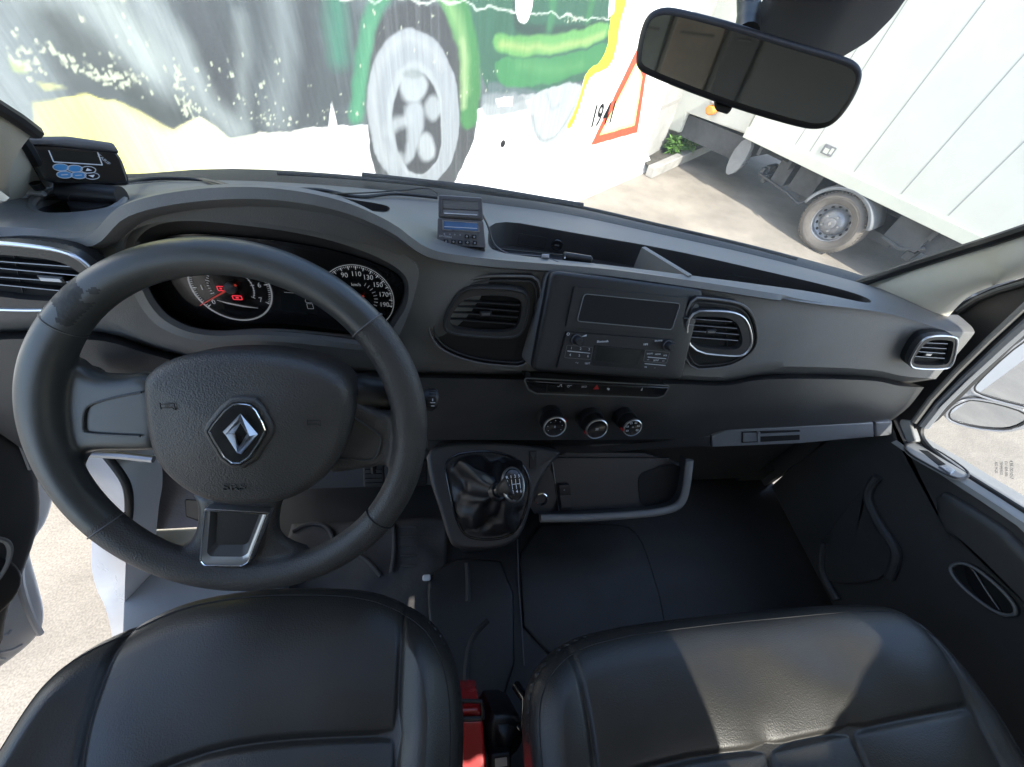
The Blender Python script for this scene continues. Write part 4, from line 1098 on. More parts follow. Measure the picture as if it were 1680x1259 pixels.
# open shelf
shf = Fr(U(1000, 805, y=.335), tilt=42, yaw=2)
b = MB()
lipline = chaikin(shf.poly([(884, 846), (950, 846), (1050, 840), (1100, 832), (1116, 818), (1122, 790), (1126, 752)]), 2, closed=False)
P3 = [shf.pt(a, bb, .012) for a, bb in lipline]
b.tube(P3, .0085, M['dash'], 12)
rows = [[p+shf.n*0 for p in P3], [p-shf.n*.035+shf.v*.0 for p in P3]]; b.grid(rows, M['dash2'])
b.prism(shf, chaikin(shf.poly([(872, 748), (1128, 752), (1122, 815), (1108, 834), (1050, 842), (950, 848), (868, 850)]), 1), -.05, -.028, M['dash3'])
b.prism(shf, shf.poly([(905, 752), (1100, 752), (1060, 775), (1048, 790), (1052, 832), (915, 838)], -.02), -.03, -.020, M['dash2'])
b.prism(shf, chaikin(shf.poly([(1046, 785), (1056, 772), (1122, 758), (1120, 800), (1106, 830), (1054, 834), (1048, 812)], -.019), 2), -.0195, -.0185, M['void'])
wl = [shf.pt(*shf.px(x, y, -.02), -.02) for x, y in ((906, 755), (917, 838))]
b.tube(wl, .0012, M['satin'], 6)
b.prism(shf, chaikin(shf.poly([(870, 760), (903, 758), (915, 838), (862, 842)], -.02), 1), -.03, -.014, M['dash2'])
sh_o = b.build('open_shelf', van)
b = MB(); a, bb = shf.px(888, 819, -.012); s2 = shf.sub(a, bb, -.013)
b.lathe(s2, [(.0, -.015), (.0115, -.015), (.0118, .002)], M['void'], 32); b.lathe(s2, [(.0118, .002), (.0128, .004), (.0145, .003), (.015, 0)], M['chrome'], 40)
b.build('power_socket', sh_o)
b = MB(); b.pillow(shf, rnd(shf.poly([(916, 796), (935, 795), (940, 834), (920, 836)], -.01), .004), -.02, -.008, M['black'], .002)
for x, y, s_l in ((926, 804, 'o'), (929, 827, 'MIC')):
    a, bb = shf.px(x, y, -.0075); b.text(shf, s_l, a, bb, .006, -.0078, M['dimwhite'], rot=-5)
q = shf.poly([(918, 814), (937, 813), (939, 833), (922, 834)], -.007); b.pillow(shf, rnd(q, .002), -.01, -.0070, M['dash2'], .001)
b.build('rocker_switch', sh_o)

# ------------------------------------------------------------------ steering wheel
wf = Fr(Vector(ray(393, 707)/F*.420), tilt=38, yaw=0)
RO, RM = .1955, .0185
def wp(pts, c=0): return wf.poly(pts, c)
b = MB()
ringc = RO-RM
n1, n2 = 128, 20
rows = []
for i in range(n1+1):
    a = i*6.2832/n1; row = []
    # the wheel swells where the thumbs rest and by the lower spoke
    swell = 1+.10*math.exp(-((math.degrees(a)-20)/22)**2)+.10*math.exp(-((math.degrees(a)-160)/22)**2)
    for k in range(n2+1):
        t = k*6.2832/n2; rr = ringc+RM*swell*math.cos(t)*.98; row.append(wf.pt(rr*math.cos(a), rr*math.sin(a), RM*.86*swell*math.sin(t)))
    rows.append(row)
b.grid(rows, M['rim'])
def inrim(p): return p
spl = wp([(60, 700), (50, 640), (96, 585), (120, 598), (136, 612), (170, 622), (232, 612), (260, 640), (260, 740), (238, 745), (160, 744), (128, 748), (110, 790), (70, 740)])
spr = wp([(540, 640), (574, 652), (610, 674), (640, 682), (656, 666), (655, 640), (672, 630), (684, 680), (676, 740), (660, 790), (640, 768), (590, 775), (550, 782), (530, 780)])
spb = wp([(300, 810), (318, 830), (316, 872), (300, 900), (262, 916), (300, 950), (400, 955), (480, 945), (508, 912), (470, 902), (448, 885), (452, 835), (470, 810)])
for s_ in (spl, spr, spb): b.pillow(wf, chaikin(s_, 1), -.020, -.001, M['rim'], .010)
b.prism(wf, chaikin(wp([(235, 620), (380, 600), (560, 620), (560, 760), (470, 820), (330, 820), (250, 760)]), 1), -.035, -.010, M['rim'])
wheel = b.build('steering_wheel', van, origin=wf.o, ang=180)
md = wheel.modifiers.new('r', 'REMESH'); md.mode = 'VOXEL'; md.voxel_size = .0022; md.use_smooth_shade = True
md = wheel.modifiers.new('s', 'SMOOTH'); md.factor = .8; md.iterations = 14
bpy.context.view_layer.update()
dg = bpy.context.evaluated_depsgraph_get(); nm = bpy.data.meshes.new_from_object(wheel.evaluated_get(dg)); wheel.modifiers.clear(); wheel.data = nm
nm.materials.clear(); nm.materials.append(M['rim']); nm.materials.append(M['grip']); nm.materials.append(mat('worn_foam', (.020, .021, .021), .62, bump=1.0, scale=160, var=.55, vscale=60))
wn = np.empty(len(nm.polygons)*3); nm.polygons.foreach_get('center', wn); wn = wn.reshape(-1, 3)
ua, ub = wn@np.array(wf.u), wn@np.array(wf.v)
def line_side(p1, p2):  # seam between foam and grained grip
    (x1, y1), (x2, y2) = p1, p2; return (x2-x1)*(ub-y1)-(y2-y1)*(ua-x1)
rr = np.hypot(ua, ub); an = np.degrees(np.arctan2(ub, ua))
g1_, g2_ = wp([(604, 533), (652, 530)]); a_r = math.degrees(math.atan2(g1_[1], g1_[0]))
l1_, = wp([(150, 880)]); a_l = math.degrees(math.atan2(l1_[1], l1_[0]))
isgrip = ((an < a_r) & (an > -63) & (rr > .075)) | ((an < -117) & (an > a_l-2) & (rr > .12))
isgrip |= (an <= -63) & (an >= -117)
idxs = isgrip.astype(np.int32); wob = np.sin(wn[:, 0]*310)*2+np.sin(wn[:, 2]*420+1)*2; idxs[(an+wob > 127) & (an+wob < 138) & (rr > .165)] = 2
nm.polygons.foreach_set('material_index', idxs); nm.polygons.foreach_set('use_smooth', [True]*len(nm.polygons)); nm.update()
# seam rings around the rim
b = MB()
for ad, m_ in ((a_r, M['devgrey']), (142, M['rim']), (a_l, M['devgrey']), (-38, M['black'])):
    a = math.radians(ad)
    c_ = wf.pt(ringc*math.cos(a), ringc*math.sin(a)); rad = wf.u*math.cos(a)+wf.v*math.sin(a)
    sw = 1+.10*math.exp(-((ad-20)/22)**2)
    b = MB(); b.ctube([c_+rad*math.cos(t)*RM*sw*.985+wf.n*math.sin(t)*RM*.875*sw for t in [k*6.2832/32 for k in range(32)]], .0009, m_, 6); b.build('rim_seam', wheel)
# recessed lines of the side spokes
b = MB()
for pts in ([(232, 644), (190, 652), (152, 662), (138, 672), (136, 706), (142, 712), (230, 716)], [(548, 752), (600, 757), (618, 752), (626, 722), (622, 712), (590, 692), (574, 680)]):
    P_ = [wf.pt(*wf.px(x, y, .0005), .0006) for x, y in chaikin(pts, 2, closed=False)]
    b = MB(); b.tube(P_, .0011, M['rim'], 8); b.build('spoke_crease', wheel)

# airbag cover
hub = wp([(227, 640), (230, 617), (262, 594), (310, 581), (383, 577), (455, 582), (520, 597), (560, 620), (574, 648), (572, 690), (562, 735), (540, 780), (505, 808), (470, 826), (430, 833), (380, 835), (331, 826), (290, 804), (255, 770), (240, 738), (231, 690)], .03)
b = MB(); b.pillow(wf, chaikin(hub, 2), -.02, .034, M['grip'], .016, rings=7, dome=.008)
bag = b.build('airbag_cover', wheel, ang=180)
def bump_icon(b, x, y):
    a, bb = wf.px(x, y, .04); s2 = wf.sub(a, bb, .0385)
    b.tube([s2.pt(-.006, .003), s2.pt(-.006, -.003)], .0006, M['black'], 6); b.tube([s2.pt(-.006, -.002), s2.pt(.004, -.002), s2.pt(.006, -.004)], .0005, M['black'], 6); b.tube([s2.pt(-.006, .0015), s2.pt(.006, .002), s2.pt(.006, -.004)], .0005, M['black'], 6)
for x, y in ((273, 667), (514, 694)): b = MB(); bump_icon(b, x, y); b.build('horn_symbol', wheel)
b = MB(); a, bb = wf.px(385, 799, .036); b.text(wf.sub(a, bb, .0355), 'SRS', 0, 0, .011, .001, M['rim'], sx=1.3, depth=.0010); b.build('airbag_lettering', wheel)
# emblem
b = MB(); hx = wf.poly([(333, 700), (372, 653), (399, 650), (426, 656), (450, 700), (448, 716), (412, 769), (369, 768), (335, 712)], .042)
ef = wf.sub(0, 0, .0)
b.pillow(wf, chaikin(hx, 1), .03, .0445, M['grip'], .004)
hx2 = inset(chaikin(hx, 1), .0045)
b.prism(wf, hx2, .044, .0455, M['gloss'])
b.ctube([wf.pt(x, y, .0455) for x, y in inset(hx2, .0022)], .0009, M['chrome'], 6)
emb = b.build('emblem', wheel, ang=20)
lp = lambda x, y, c=.046: wf.px(x, y, c)
T_, Rr, B_, Lf = lp(394, 679), lp(423, 713), lp(396, 746), lp(365, 709)
iT, iR, iB, iL = lp(397, 690), lp(405, 712), lp(392, 733), lp(385, 711)
cx_ = ((T_[0]+B_[0])/2, (T_[1]+B_[1])/2)
b = MB(); z0, z1 = .0457, .0515
def mid(p, q, k=.5): return (p[0]*(1-k)+q[0]*k, p[1]*(1-k)+q[1]*k)
for o1, o2, i1, i2 in ((T_, Rr, iT, iR), (Rr, B_, iR, iB), (B_, Lf, iB, iL), (Lf, T_, iL, iT)):
    r1_, r2_ = mid(o1, i1, .5), mid(o2, i2, .5)
    V_ = [wf.pt(*o1, z0), wf.pt(*o2, z0), wf.pt(*r2_, z1), wf.pt(*r1_, z1), wf.pt(*i2, z0), wf.pt(*i1, z0)]
    b.add(V_, [[0, 1, 2, 3], [3, 2, 4, 5]], M['satin'])
b.build('badge', wheel, flatshade=True, recalc=False)
# silver insert of the lower spoke
uo = rnd(wp([(339, 829), (330, 915), (339, 925), (403, 926), (415, 919), (447, 836)], .002), .003); ui = rnd(wp([(356, 833), (354, 890), (360, 894), (400, 894), (407, 890), (428, 837)], .002), .003)
b = MB()
uo_, ui_ = ccw(uo), ccw(ui)
n = len(uo_)
L4 = [[wf.pt(x, y, -.004) for x, y in uo_], [wf.pt(x, y, .007) for x, y in inset(uo_, .001)], [wf.pt(x, y, .0078) for x, y in inset(uo_, .003)], [wf.pt(x*.55+x2*.45, y*.55+y2*.45, .0065) for (x, y), (x2, y2) in zip(inset(uo_, .003), ui_)], [wf.pt(x, y, .0012) for x, y in ui_]]
for k in range(4): b.add(L4[k]+L4[k+1], [[i, (i+1) % n, n+(i+1) % n, n+i] for i in range(n)], M['silver'] if k < 3 else M['dash2'])
b.ctube([wf.pt(x, y, .0082) for x, y in inset(uo_, .0022)], .0009, M['chrome'], 6)
b.prism(wf, inset(ui_, -.0005), -.002, .0014, M['console'])
b.build('silver_insert', wheel, ang=50)
# column shroud and stalks
b = MB()
sh_top = wf.pt(0, .02, -.03)
colf = Fr(wf.pt(0, -.01, -.04), n=wf.n)
b.pillow(colf, chaikin([(-.075, -.06), (.075, -.06), (.082, .0), (.06, .055), (-.06, .055), (-.082, .0)], 1), -.16, -.005, M['dash'], .015)
colm = b.build('column_shroud', van, ang=60)
def stalk(name, base, tip, lab, label):
    b = MB(); d = (tip-base).normalized(); Q = Fr(base, n=d)
    L_ = (tip-base).length
    b.lathe(Q, [(0, -.01), (.022, -.01), (.023, .0), (.0205, .006), (.0205, .020), (.0185, .035), (.015, .055), (.0095, L_*.75), (.010, L_*.80), (.0125, L_*.84), (.0135, L_*.97), (.012, L_), (0, L_+.001)], M['black'], 32)
    for k in range(22):
        a = k*6.2832/22; b.tube([Q.pt(math.cos(a)*.0136, math.sin(a)*.0136, L_*.86), Q.pt(math.cos(a)*.0136, math.sin(a)*.0136, L_*.96)], .0006, M['black'], 4)
    s2 = Fr(base+d*.040+wf.n*.0195, n=wf.n)
    if lab:
        b.text(s2, 'AUTO', .003, -.002, .0055, 0, M['white']); b.prism(s2.sub(-.006, .004), circ(0, 0, .0017, 10), 0, .0003, M['white']); b.prism(s2.sub(.003, .004), circ(0, 0, .001, 10, .002), 0, .0003, M['white'])
    s3 = Fr(base+d*(L_*.955)+wf.n*.0142, n=wf.n); b.box(s3, -.003, .003, -.0005, .0005, 0, .0004, M['white']); b.box(s3, -.0006, .0006, .002, .005, 0, .0004, M['white']); b.box(s3, -.002, .002, -.0045, -.0035, 0, .0004, M['white'])
    o = b.build(name, van, origin=base); o['label'] = label; return o
sb = Vector(ray(596, 646)/F*.455); stp = Vector(ray(716, 656)/F*.485)
stalk('wiper_stalk', sb, stp, True, 'black wiper stalk marked AUTO')
stalk('light_stalk', Vector(ray(250, 648)/F*.47), Vector(ray(140, 616)/F*.50), False, 'black light stalk behind the wheel')
# headlamp level switch
hsf = Fr(U(184, 592, y=.402), tilt=6, yaw=8)
b = MB(); b.pillow(hsf, rnd(hsf.poly([(162, 574), (188, 576), (200, 606), (196, 612), (168, 606)]), .003), -.01, .003, M['gloss'], .002)
cxa, cxb = hsf.px(190, 598); 
for k in range(-4, 5): b.box(hsf.sub(cxa, cxb+k*.0022, .003), -.0035, .0035, -.0006, .0006, 0, .0035-abs(k)*.0004, M['devgrey'])
a, bb = hsf.px(184, 582); b.ring(hsf.sub(a, bb, .003), circ(0, 0, .002, 10), .0005, 0, .0004, M['white']); b.box(hsf.sub(a-.004, bb, .003), -.001, .0015, -.0015, .0015, 0, .0004, M['white'])
b.build('headlamp_switch', dash)

# ------------------------------------------------------------------ seats
def seat(name, outline, seams, zt, m, centre, back, label, crown=.012, lean=.03, bolster=None):
    """outline: photo points of the visible edge at height zt; back: extra world points (x, y) out of frame"""
    P_ = [U(x, y, z=zt) for x, y in outline]; pts = [(p.x, p.y) for p in P_]+back
    pts = ccw(pts); pts = [(p.x, p.y) for p in resamp(chaikin(pts, 2), 640, True)]
    N = 640; NR = 250
    c = Vector(centre); S_ = [[(lambda q: (q.x, q.y))(U(x, y, z=zt)) if len(t) == 0 else (x, y) for x, y, *t in sm] for sm in seams]
    rad = [k/(NR-1) for k in range(NR)]; rad = [1-(1-k)**1.25 for k in rad]
    PX = np.array(pts); C = np.array([c.x, c.y])
    rho = np.array(rad)[:, None, None]
    G = C+(PX[None]-C)*rho
    # distance to the outline
    d = np.full(G.shape[:2], 1e9)
    for i in range(0, N, 4):
        a = PX[i-4]; e = PX[i]-a; L = (e@e)+1e-12
        t = np.clip(((G-a)@e)/L, 0, 1); dd = G-a-t[..., None]*e; d = np.minimum(d, (dd**2).sum(-1))
    d = np.sqrt(d)
    r = .050
    k = np.clip(d/r, 0, 1)
    z = zt-r*.62+r*.62*np.sqrt(1-(1-k)**2)+crown*(1-np.exp(-d/.10))
    gr = np.zeros_like(z)
    for sm in S_:
        sd_ = np.full(z.shape, 1e9); P2 = chaikin(sm, 1, closed=False)
        for (xa, ya), (xb, yb) in zip(P2[:-1], P2[1:]):
            a = np.array([xa, ya]); e = np.array([xb-xa, yb-ya]); L = e@e+1e-12
            t = np.clip(((G-a)@e)/L, 0, 1); dd = G-a-t[..., None]*e; sd_ = np.minimum(sd_, (dd**2).sum(-1))
        sd_ = np.sqrt(sd_); gr += -.0055*np.exp(-(sd_/.0042)**2)-.009*np.exp(-(sd_/.030)**1.2)
    z = z+np.maximum(gr, -.018)
    if bolster: z = z+bolster(G[..., 0], G[..., 1], d)
    # soft unevenness of the cover
    for j in range(0, NR, 1):
        pass
    zz = z+.0011*np.sin(G[..., 0]*41+np.sin(G[..., 1]*23)*1.7)+.0009*np.sin(G[..., 1]*37+G[..., 0]*29)
    rows = [[Vector((G[j, i, 0], G[j, i, 1], zz[j, i])) for i in range(N)] for j in range(NR)]
    last = rows[-1]
    for s_, dz in ((.004, -.012), (.005, -.025), (.0, -.045), (-.012, -.065), (-.03, -.08)):
        rows.append([p+(Vector((p.x-c.x, p.y-c.y, 0)).normalized()*s_)+Vector((0, 0, dz)) for p in last])
    rows = [r_+[r_[0]] for r_ in rows]
    b = MB(); b.grid(rows, m); o = b.build(name, van, origin=Vector((c.x, c.y, zt-.2)), ang=180, label=label)
    # stitching: fine thread beside the edge seam
    dr = d[:, 0]; path = []
    for i in range(0, N, 1):
        j = int(np.argmin(np.abs(d[:, i]-.012))); path.append(rows[j][i].copy()+DZ*.0004)
    path = [(path[i-2]+path[i-1]+path[i]+path[(i+1) % N]+path[(i+2) % N])/5+DZ*.0003 for i in range(N)]
    b = MB(); b.ctube(path, .0009, M['leatherseam'], 5); b.build('edge_piping', o)
    return o
Z1 = -.66
c1 = U(420, 1180, z=Z1)
def bol1(x, y, d):
    a = np.exp(-((x-(-.035))/.035)**2)+np.exp(-((x-(-.50))/.04)**2); return .022*a*np.clip(d/.04, 0, 1)
seat('driver_seat', [(-60, 1290), (0, 1190), (60, 1110), (130, 1055), (215, 1012), (300, 978), (400, 961), (520, 958), (600, 964), (660, 984), (710, 1020), (738, 1070), (752, 1130), (756, 1200), (754, 1262)],
     [[(205, 1018), (185, 1060), (160, 1130), (140, 1200), (128, 1262), (122, 1330)], [(659, 975), (658, 1040), (655, 1110), (652, 1180), (650, 1262), (650, 1340)], [(200, 1290), (320, 1240), (400, 1222), (500, 1212), (650, 1206)]],
     Z1, M['leather'], (c1.x, c1.y-.06), [(.0, -.20), (-.02, -.42), (-.25, -.48), (-.50, -.42), (-.56, -.22)], 'black leatherette driver seat cushion', bolster=bol1)
Z2 = -.67
c2 = U(1250, 1200, z=Z2)
def bol2(x, y, d):
    return .010*np.exp(-((x-.14)/.04)**2)*np.clip(d/.04, 0, 1)
seat('passenger_seat', [(876, 1262), (870, 1190), (876, 1130), (900, 1085), (945, 1048), (1010, 1030), (1120, 1014), (1280, 998), (1400, 988), (1470, 987), (1520, 1003), (1570, 1050), (1620, 1110), (1670, 1180), (1730, 1290)],
     [[(936, 1052), (952, 1110), (966, 1180), (978, 1262), (985, 1340)], [(978, 1290), (1060, 1262), (1160, 1240), (1265, 1229), (1330, 1212), (1400, 1200), (1500, 1178), (1600, 1160)], [(1508, 998), (1555, 1060), (1597, 1140), (1630, 1210), (1655, 1262), (1680, 1320)],
      [(1265, 1230), (1270, 1262), (1280, 1330)], [(1400, 1200), (1425, 1262), (1450, 1330)]],
     Z2, M['leather'], (c2.x, c2.y-.10), [(1.0-.05, -.30), (.90, -.46), (.5, -.50), (.16, -.45), (.10, -.25)], 'wide black leatherette passenger bench cushion', bolster=bol2)
# piping line on the bench's inner side
# ------------------------------------------------------------------ floor
FZ = -1.10
ff = Fr(Vector((0, 0, FZ)), n=(0, 0, 1)); ff.u = Vector((1, 0, 0)); ff.v = Vector((0, 1, 0))
fl = lambda pts, c=0: [tuple(U(x, y, z=FZ+c))[:2] if len(p_) == 0 else (x, y) for x, y, *p_ in pts]
b = MB(); b.box(ff, -.55, 1.02, -.62, .50, -.04, 0, M['floor'])
b.grid([[Vector((x, y, z)) for x in (-.62, -.3, .0, .3, .6, 1.0)] for y, z in ((.50, FZ), (.60, FZ+.06), (.68, FZ+.25), (.70, FZ+.62))], M['dash3'])
vfloor = b.build('cab_floor', van, recalc=False)
b = MB()
q = fl([(704, 945), (738, 920), (762, 914), (842, 922), (846, 1156), (756, 1156), (706, 1040), (700, 980)], .02)
b.pillow(ff, chaikin(q, 1), 0, .022, M['floor'], .008)
for pts in ([(766, 928), (768, 960), (767, 990)], [(800, 1020), (775, 1045), (765, 1080), (763, 1145)]):
    b.tube([Vector((*fl([p])[0], FZ+.018)) for p in chaikin(pts, 2, closed=False)], .008, M['floor'], 8)
b.build('centre_mat', vfloor)
b = MB()
q = fl([(850, 860), (1000, 858), (1040, 866), (1060, 900), (1090, 1000), (1100, 1096), (862, 1096)], .01)
b.pillow(ff, chaikin(q, 1), 0, .012, M['floor'], .006)
b.tube([Vector((*p, FZ+.014)) for p in fl([(849, 885), (851, 960), (856, 1030), (860, 1092)], .014)], .0016, M['devgrey'], 6)
b.box(ff, .17, .9, -.02, -.005, 0, .02, M['floor']); b.box(ff, .17, .9, -.07, -.05, 0, .018, M['floor'])
b.build('passenger_mat', vfloor)
b = MB(); 
gx = [[Vector((p[0], p[1], FZ+.012+.003*math.sin(p[0]*48+1.5*math.sin(p[1]*40)))) for p in [(-.42+.40*i/40, -.10+.50*j/40) for i in range(41)]] for j in range(41)]
b.grid(gx, M['mat'])
for pts in ([(646, 860), (648, 900), (642, 940)], [(480, 872), (505, 858), (540, 862), (552, 905)], [(520, 925), (560, 900), (600, 915), (625, 945)]):
    b.tube([U(x, y, z=FZ+.016) for x, y in chaikin(pts, 2, closed=False)], .006, M['mat'], 8)
for k in range(5): b.tube([U(655+k*.5, 864+k*16, z=FZ+.016), U(683, 864+k*16, z=FZ+.016)], .003, M['mat'], 6)
dm = b.build('driver_mat', vfloor, recalc=False); sm_ = dm.modifiers.new('s', 'SOLIDIFY'); sm_.thickness = .005
b = MB()
q = U(700, 948, z=FZ+.03); b.pillow(Fr(q, n=(0, -.2, 1)), rect(-.010, -.007, .010, .007, .005), -.03, .003, M['body'], .003); b.build('mat_clip', vfloor)
# pedals
b = MB()
for x_, w_ in ((-.20, .05), (-.09, .04)):
    pfm = Fr(Vector((x_, .46, FZ+.16)), tilt=40); b.pillow(pfm, rect(-w_/2, -.035, w_/2, .035, .008), -.008, 0, M['black'], .003)
    for k in range(5): b.box(pfm, -w_/2+.005, w_/2-.005, -.026+k*.012, -.022+k*.012, 0, .0025, M['black'])
    b.tube([pfm.pt(0, .0, -.006), Vector((x_, .56, FZ+.36))], .008, M['black'], 8)
b.build('pedals', van)
# heater box / dark firewall filler under the dash
b = MB(); b.box(Fr(Vector((.0, .46, -.8)), tilt=0), .02, .93, -.28, .06, -.2, -.02, M['dash3']); b.box(Fr(Vector((-.35, .5, -.78)), tilt=0), -.2, .30, -.12, .04, -.15, 0, M['dash3']); b.build('heater_box', van)
# console leg down to the floor
b = MB()
P_ = chaikin([(-.09, .0), (.08, .0), (.06, -.28), (-.02, -.30), (-.06, -.22)], 1)
b.prism(Fr(gf.pt(0, -.02, -.10), tilt=12, yaw=0), P_, -.12, .0, M['dash3']); b.build('console_leg', van, bevel=.006)

# ------------------------------------------------------------------ things between the seats
rb = Fr(Vector((.0, .0, -.80)), n=(0, -.25, 1)); rb.u = Vector((1, 0, 0)); rb.v = rb.n.cross(rb.u)
def rbx(pts, c=0): return [rb.px(x, y, c) for x, y in pts]
b = MB()
b.pillow(rb, rnd(rbx([(735, 1184), (792, 1182), (798, 1262), (800, 1330), (728, 1330)]), .004), -.16, 0, M['red'], .004)
b.pillow(rb, rnd(rbx([(735, 1160), (788, 1158), (791, 1178), (735, 1180)], -.004), .004), -.16, -.004, M['red'], .008)
b.build_ = None
o = b.build('red_casing', van, origin=rb.pt(*rbx([(760, 1230)])[0], -.1)); o['label'] = 'glossy red metal casing between the seats'
b = MB()
pts = [(746, 1150), (790, 1151), (793, 1165), (792, 1180)]
b.tube([rb.pt(*rb.px(x, y, .002), .002) for x, y in pts], .003, M['black'], 8)
b.tube([rb.pt(*rb.px(x, y, -.002), -.002) for x, y in ((736, 1181), (790, 1179))], .0035, M['black'], 8)
b.build('black_band', o)
b = MB()
gb = Fr(rb.pt(*rb.px(830, 1215, -.03), -.03), n=(.1, -.35, 1)); gb.u = Vector((1, 0, 0))-gb.n*gb.n.x; gb.u.normalize(); gb.v = gb.n.cross(gb.u)
qq = [gb.px(x, y) for x, y in [(796, 1172), (850, 1170), (862, 1200), (858, 1230), (830, 1259), (800, 1262)]]
b.pillow(gb, chaikin(qq, 1), -.10, 0, M['boot'], .014, dome=.012)
o = b.build('handbrake_gaiter', van)
b = MB(); 
hb0 = gb.pt(*gb.px(856, 1190, .02), .02)
b.tube([hb0, hb0+Vector((.004, -.01, .012)), hb0+Vector((.01, .03, .0)), hb0+Vector((.0, .05, -.03))], [.008, .009, .008, .008], M['gloss'], 16)
bk = gb.pt(*gb.px(822, 1252, .03), .03); bf_ = Fr(bk, n=(0, -.2, 1)); bf_.u = Vector((1, 0, 0)); bf_.v = bf_.n.cross(bf_.u)
b.pillow(bf_, rect(-.016, -.03, .016, .012, .006), -.05, 0, M['black'], .004); b.prism(bf_, rect(-.009, -.004, .009, .006, .001), 0, .0012, M['silver'])
b.build('seat_belt_buckle', van)

# ------------------------------------------------------------------ cab shell
X0, X1 = -.70, 1.03
BODYIN = M['pillar']
def slab(b, x0, x1, y0, y1, z0, z1, m):
    f = Fr(Vector((0, 0, 0)), n=(0, 0, 1)); f.u = Vector((1, 0, 0)); f.v = Vector((0, 1, 0)); b.box(f, x0, x1, y0, y1, z0, z1, m)
ROOF = .24
b = MB()
slab(b, X0-.04, X1+.04, -.66, .26, ROOF, ROOF+.05, M['pillar'])
b.build('roof', van)
# unseen rear wall of the cab; openings added to let sun patches in
b = MB()
RY = -.62
def back(x, y, z):      # where sunlight reaching a floor or seat point comes through the rear wall
    p = U(x, y, z=z); t = (p.y-RY)/(-sd.y); return (p.x+sd.x*t, p.z+sd.z*t)
bw = Fr(Vector((0, RY, 0)), n=(0, 1, 0))          # local a runs towards -x
flip = lambda P: [(-x, z) for x, z in P]
sun_gap1 = flip([back(x, y, -.655) for x, y in ((1105, 1022), (1370, 992), (1428, 998), (1466, 1056), (1400, 1200), (1390, 1262), (1225, 1300))])
sun_gap2 = flip([back(560, 960, FZ), back(707, 950, FZ), back(708, 1040, FZ), back(640, 1050, FZ)])
sun_gap3 = flip([back(745, 1262, -.80), back(800, 1215, -.80), back(805, 1290, -.80), back(760, 1320, -.80)])
b = MB(); b.box(bw, -X1, -X0, FZ, ROOF, -.03, 0, M['dash2'])
bulk = b.build('rear_bulkhead', van)
for x0_, x1_, col_ in ((-.66, -.36, (.10, .11, .11)), (-.34, -.16, (.11, .095, .08)), (-.14, -.04, (.05, .05, .052))):  # added out of view, toned to shape the rear-view mirror's reflection
    b = MB(); b.pillow(bw, rect(-x1_, -.34, -x0_, .20, .03), 0, .012, mat('mirror_view_felt', col_, .9, bump=.6, scale=300, var=.2), .008)
    for z_ in (-.2, -.05, .1): b.tube([bw.pt(-x1_+.03, z_, .012), bw.pt(-x0_-.03, z_, .012)], .004, M['dash3'], 6)
    b.build('mirror_view_pad', van)
for wv in (sun_gap1, sun_gap2, sun_gap3):
    wv = ccw(rnd(wv, .015)); me = cutter([bw.pt(x, y, -.1) for x, y in wv], Vector((0, 0, 0)), Vector((0, .3, 0)))
    co_ = bpy.data.objects.new('cut', me); COL.objects.link(co_); co_.parent = van
    md = bulk.modifiers.new('cut', 'BOOLEAN'); md.operation = 'DIFFERENCE'; md.object = co_; md.solver = 'EXACT'
    bpy.context.view_layer.update(); dg = bpy.context.evaluated_depsgraph_get(); nm = bpy.data.meshes.new_from_object(bulk.evaluated_get(dg))
    bulk.modifiers.clear(); bulk.data = nm; bpy.data.objects.remove(co_)
b = MB(); w1 = ccw(sun_gap1); b.add([bw.pt(x, y, -.015) for x, y in w1], [list(range(len(w1)))], M['win']); b.build('sun_gap_pane', van, recalc=False)  # glass in the added sun opening, out of view
# side structure behind the doors
b = MB()
slab(b, X1-.02, X1+.04, -.66, -.40, FZ-.05, ROOF, M['body']); slab(b, X1+.012, X1+.05, -.40, .0, FZ-.05, ROOF, M['body']); b.build('side_frame', van); b = MB(); slab(b, X0-.04, X0+.02, -.66, -.42, FZ-.05, ROOF, M['body'])
slab(b, X0-.04, X0+.01, -.42, .25, ROOF-.05, ROOF, M['pillar']); b.build('side_frame', van); b = MB(); slab(b, X1-.01, X1+.04, -.45, .25, ROOF-.05, ROOF, M['pillar'])
b.build('side_frame', van)

b = MB(); slab(b, .985, 1.0, .46, .80, FZ, -.66, M['dash3']); slab(b, .93, .984, .54, .80, FZ, -.70, M['dash3']); slab(b, .90, 1.02, .48, .82, FZ-.04, FZ+.07, M['dash3']); b.grid([[Vector((x, y, z)) for x in (-.60, .2, 1.0)] for y, z in ((.50, FZ), (.72, FZ+.2), (.74, -.50))], M['dash3']); b.build('firewall', van, recalc=False)
# A pillars
apm = [U(1410, 470, y=.62), U(1500, 441, y=.575), U(1590, 413, y=.53), U(1680, 385, y=.485)]
apm += [Vector((.90, .40, -.08)), Vector((.86, .25, ROOF))]
apl = [U(1552, 524, y=.50), U(1585, 490, y=.49), U(1625, 471, y=.475), U(1680, 455, y=.455), Vector((1.0, .36, -.10)), Vector((.98, .24, ROOF))]
A_ = crom(apm, 6); B_2 = crom(apl, 6)
b = MB()
rows = [A_]
for k in range(1, 7):
    t = k/6; rows.append([p.lerp(q, t)+(Vector((-.02, -.035, .01))*math.sin(t*math.pi)*.6) for p, q in zip(A_, B_2)])
rows.append([q+Vector((.02, .03, 0)) for q in B_2])
b.grid(rows, M['pillar']); pil = b.build('windscreen_pillar', van, recalc=False, ang=180); pil['label'] = 'pale grey pillar trim on the passenger side'
b = MB(); b.tube([p+Vector((-.004, .004, .004)) for p in A_], .009, M['seal'], 8); b.build('windscreen_seal', pil)
